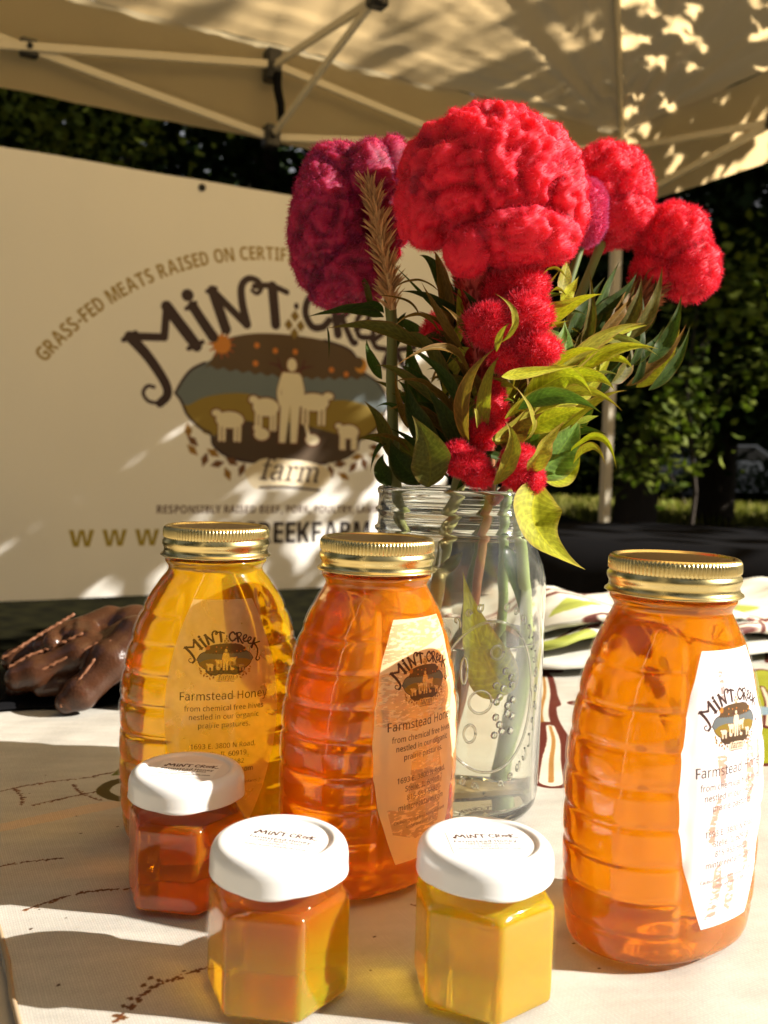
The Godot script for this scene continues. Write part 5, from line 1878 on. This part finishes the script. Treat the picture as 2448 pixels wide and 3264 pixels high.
func bouquet_leaves() -> void:
	leaf(0, Vector3(-38, 235, -6), Vector3(-54, 237, -2), Vector3(-75, 232, 6), 6.7, "dk", 20)
	leaf(0, Vector3(-38, 237, -9), Vector3(-45, 240, -4), Vector3(-59, 234, 1), 5.0, "dg", -30)
	leaf(0, Vector3(-65, 229, -4), Vector3(-64, 222, -4), Vector3(-64, 213, -4), 1.1, "dk", 0)
	leaf(0, Vector3(-38, 205, -4), Vector3(-44, 215, -4), Vector3(-46, 225, -9), 5.9, "dg", 40)
	leaf(0, Vector3(-33, 167, 11), Vector3(-38, 183, 16), Vector3(-46, 193, 21), 6.9, "ob", 35)
	leaf(0, Vector3(-24, 170, 16), Vector3(-34, 177, 21), Vector3(-45, 175, 26), 2.8, "br", 50)
	leaf(0, Vector3(-34, 173, 11), Vector3(-39, 171, 16), Vector3(-42, 160, 16), 3.0, "dk", 30)
	leaf(0, Vector3(-32, 154, 6), Vector3(-37, 162, 6), Vector3(-36, 169, 6), 8.8, "dk", 10)
	leaf(0, Vector3(-34, 217, -14), Vector3(-31, 231, -14), Vector3(-27, 239, -14), 6.9, "dk", 10)
	leaf(0, Vector3(-45, 236, -9), Vector3(-47, 249, -4), Vector3(-55, 259, -4), 3.6, "ob", 30)
	leaf(1, Vector3(-17, 217, 16), Vector3(-40, 225, 26), Vector3(-63, 223, 36), 8.0, "ob", 25)
	leaf(1, Vector3(4, 199, 26), Vector3(-10, 215, 41), Vector3(-33, 205, 56), 5.3, "br", 45)
	leaf(1, Vector3(-2, 217, 26), Vector3(-13, 231, 31), Vector3(-22, 245, 36), 4.6, "br", 30)
	leaf(1, Vector3(2, 217, 31), Vector3(-4, 227, 36), Vector3(-13, 233, 46), 3.7, "br", 40)
	leaf(1, Vector3(-22, 232, 21), Vector3(-29, 238, 26), Vector3(-43, 238, 36), 2.5, "br", 60)
	leaf(1, Vector3(-13, 243, 21), Vector3(-25, 246, 31), Vector3(-36, 239, 36), 2.5, "br", 60)
	leaf(1, Vector3(-12, 224, 26), Vector3(-23, 230, 36), Vector3(-33, 224, 41), 3.3, "br", 50)
	leaf(1, Vector3(-14, 235, 16), Vector3(-22, 243, 21), Vector3(-37, 256, 26), 2.1, "dg", 50)
	leaf(1, Vector3(2, 174, 31), Vector3(-2, 197, 46), Vector3(10, 215, 51), 7.2, "br", -15)
	leaf(1, Vector3(9, 174, 26), Vector3(8, 198, 36), Vector3(14, 214, 36), 7.0, "oy", -25)
	leaf(1, Vector3(13, 218, 46), Vector3(17, 228, 56), Vector3(8, 237, 56), 3.9, "oy", 30)
	leaf(1, Vector3(11, 214, 46), Vector3(12, 221, 51), Vector3(15, 225, 56), 3.2, "oy", 10)
	leaf(1, Vector3(-10, 171, 21), Vector3(-22, 185, 26), Vector3(-27, 204, 26), 11.8, "dk", 15)
	leaf(1, Vector3(1, 170, 26), Vector3(-7, 184, 31), Vector3(-19, 200, 36), 10.8, "dk", -20)
	leaf(1, Vector3(-25, 181, 16), Vector3(-30, 193, 26), Vector3(-32, 206, 31), 3.4, "br", 30)
	leaf(1, Vector3(-16, 155, 41), Vector3(-17, 171, 54), Vector3(-25, 185, 66), 18.0, "og", 10)
	leaf(1, Vector3(12, 157, 46), Vector3(18, 172, 56), Vector3(14, 184, 61), 8.6, "oy", 35)
	leaf(1, Vector3(-1, 190, 26), Vector3(-12, 206, 31), Vector3(-26, 215, 36), 6.2, "dg", 30)
	leaf(1, Vector3(1, 161, 16), Vector3(-8, 176, 16), Vector3(-11, 190, 16), 10.8, "dk", 5)
	leaf(1, Vector3(-17, 156, 16), Vector3(-28, 165, 16), Vector3(-33, 176, 16), 12.9, "dk", 0)
	leaf(1, Vector3(10, 191, 21), Vector3(4, 204, 26), Vector3(-8, 213, 31), 4.6, "br", 25)
	leaf(1, Vector3(4, 181, 46), Vector3(3, 189, 46), Vector3(2, 186, 46), 1.6, "oy", 25)
	leaf(2, Vector3(11, 176, 46), Vector3(24, 186, 36), Vector3(65, 224, 26), 6.1, "oy", 30)
	leaf(2, Vector3(17, 186, 36), Vector3(31, 198, 36), Vector3(50, 209, 36), 4.9, "yg", 45)
	leaf(2, Vector3(13, 203, 51), Vector3(27, 206, 46), Vector3(49, 210, 41), 5.2, "yg", 40)
	leaf(2, Vector3(37, 187, 16), Vector3(58, 203, 6), Vector3(74, 224, -4), 11.9, "yg", -10)
	leaf(2, Vector3(46, 213, 16), Vector3(47, 224, 11), Vector3(47, 235, 6), 7.4, "gr", 20)
	leaf(2, Vector3(36, 214, 26), Vector3(43, 223, 21), Vector3(45, 232, 16), 6.0, "gr", -20)
	leaf(2, Vector3(42, 206, 16), Vector3(63, 226, 11), Vector3(85, 234, 6), 7.4, "oy", 30)
	leaf(2, Vector3(47, 213, 11), Vector3(69, 228, 6), Vector3(90, 234, 1), 5.7, "yg", 40)
	leaf(2, Vector3(51, 207, 11), Vector3(68, 220, 16), Vector3(89, 221, 16), 7.3, "yg", 35)
	leaf(2, Vector3(58, 225, 6), Vector3(75, 226, 6), Vector3(92, 219, 6), 5.3, "wg", 50)
	leaf(2, Vector3(61, 215, 11), Vector3(71, 216, 16), Vector3(78, 211, 16), 3.9, "yg", 50)
	leaf(2, Vector3(56, 201, 11), Vector3(62, 209, 16), Vector3(72, 208, 16), 3.0, "wg", 60)
	leaf(2, Vector3(38, 200, 26), Vector3(53, 206, 36), Vector3(64, 199, 41), 7.8, "yg", 40)
	leaf(2, Vector3(25, 188, 31), Vector3(41, 205, 36), Vector3(54, 197, 41), 13.5, "yg", 25)
	leaf(2, Vector3(29, 185, 21), Vector3(50, 200, 26), Vector3(70, 191, 31), 7.1, "oy", 50)
	leaf(2, Vector3(22, 190, 41), Vector3(39, 196, 46), Vector3(56, 189, 51), 8.4, "gr", 50)
	leaf(2, Vector3(25, 180, 36), Vector3(40, 188, 41), Vector3(50, 191, 46), 10.5, "yg", 30)
	leaf(2, Vector3(49, 185, 36), Vector3(53, 187, 41), Vector3(56, 188, 46), 3.2, "wg", 60)
	leaf(2, Vector3(18, 172, 36), Vector3(22, 181, 46), Vector3(32, 189, 51), 10.4, "br", 10)
	leaf(2, Vector3(28, 162, 46), Vector3(31, 174, 56), Vector3(39, 185, 61), 10.9, "oy", 15)
	leaf(2, Vector3(33, 160, 31), Vector3(44, 173, 26), Vector3(54, 189, 21), 20.2, "gr", -15)
	leaf(2, Vector3(36, 161, 21), Vector3(49, 164, 16), Vector3(55, 184, 11), 12.9, "yg", -40)
	leaf(2, Vector3(47, 171, 26), Vector3(59, 179, 36), Vector3(66, 165, 41), 4.5, "yg", 50)
	leaf(2, Vector3(49, 167, 31), Vector3(56, 175, 36), Vector3(61, 167, 41), 4.5, "oy", 50)
	leaf(2, Vector3(24, 176, 46), Vector3(27, 186, 51), Vector3(18, 199, 56), 4.7, "oy", 20)
	leaf(2, Vector3(33, 158, 41), Vector3(30, 139, 56), Vector3(50, 123, 61), 21.8, "yg", 15)
	leaf(3, Vector3(61, 228, -9), Vector3(69, 249, -14), Vector3(78, 268, -19), 6.9, "dg", 10)
	leaf(3, Vector3(51, 226, -4), Vector3(59, 242, -9), Vector3(70, 259, -14), 7.7, "dg", -15)
	leaf(3, Vector3(47, 246, -4), Vector3(49, 259, -9), Vector3(52, 269, -14), 7.7, "oy", 20)
	leaf(3, Vector3(45, 242, 6), Vector3(49, 248, 6), Vector3(53, 255, 6), 7.0, "yg", 10)
	leaf(3, Vector3(74, 234, -9), Vector3(79, 247, -14), Vector3(90, 261, -24), 6.0, "br", 20)
	leaf(3, Vector3(73, 231, -9), Vector3(85, 240, -14), Vector3(98, 245, -19), 5.1, "br", 40)
	leaf(3, Vector3(66, 229, -4), Vector3(77, 241, -9), Vector3(85, 251, -14), 5.5, "br", 15)
	leaf(3, Vector3(64, 225, -9), Vector3(68, 237, -14), Vector3(73, 247, -14), 6.4, "dg", 25)
	leaf(3, Vector3(57, 221, -4), Vector3(61, 230, -4), Vector3(64, 239, -4), 6.8, "dg", -10)
	leaf(3, Vector3(32, 250, 31), Vector3(37, 252, 36), Vector3(42, 245, 41), 2.0, "oy", 60)
	leaf(3, Vector3(34, 240, 31), Vector3(38, 243, 36), Vector3(41, 239, 41), 2.3, "oy", 60)
	leaf(3, Vector3(33, 236, 36), Vector3(41, 237, 36), Vector3(47, 239, 41), 2.9, "oy", 40)
	leaf(3, Vector3(31, 242, 26), Vector3(36, 248, 26), Vector3(40, 253, 31), 2.1, "oy", 40)
	leaf(3, Vector3(31, 228, 31), Vector3(37, 228, 36), Vector3(43, 229, 41), 2.5, "oy", 40)
	leaf(3, Vector3(42, 264, -4), Vector3(44, 267, -4), Vector3(44, 273, -4), 2.7, "br", 40)
	leaf(4, Vector3(5, 189, -14), Vector3(16, 217, -19), Vector3(20, 245, -24), 14.0, "dk", 20)
	leaf(4, Vector3(44, 194, -14), Vector3(48, 222, -19), Vector3(45, 250, -24), 14.0, "dk", -20)
	leaf(4, Vector3(20, 171, -4), Vector3(28, 198, -4), Vector3(30, 220, -4), 15.8, "dk", 10)
	leaf(4, Vector3(-13, 174, -14), Vector3(-21, 202, -19), Vector3(-26, 230, -24), 14.0, "dk", 0)
	leaf(4, Vector3(60, 181, -14), Vector3(61, 204, -14), Vector3(65, 222, -14), 13.8, "dg", -10)
	leaf(4, Vector3(37, 167, 6), Vector3(40, 184, 6), Vector3(42, 202, 6), 15.4, "dk", 10)
	leaf(5, Vector3(22, 60, 18), Vector3(11, 81, 27), Vector3(1, 117, 33), 24.0, "yg", 10)
	leaf(5, Vector3(2, 125, 16), Vector3(-6, 116, 16), Vector3(-14, 119, 16), 6.5, "ob", 10)
	leaf(5, Vector3(23, 127, 6), Vector3(28, 114, 6), Vector3(31, 94, 6), 8.8, "gr", 20)
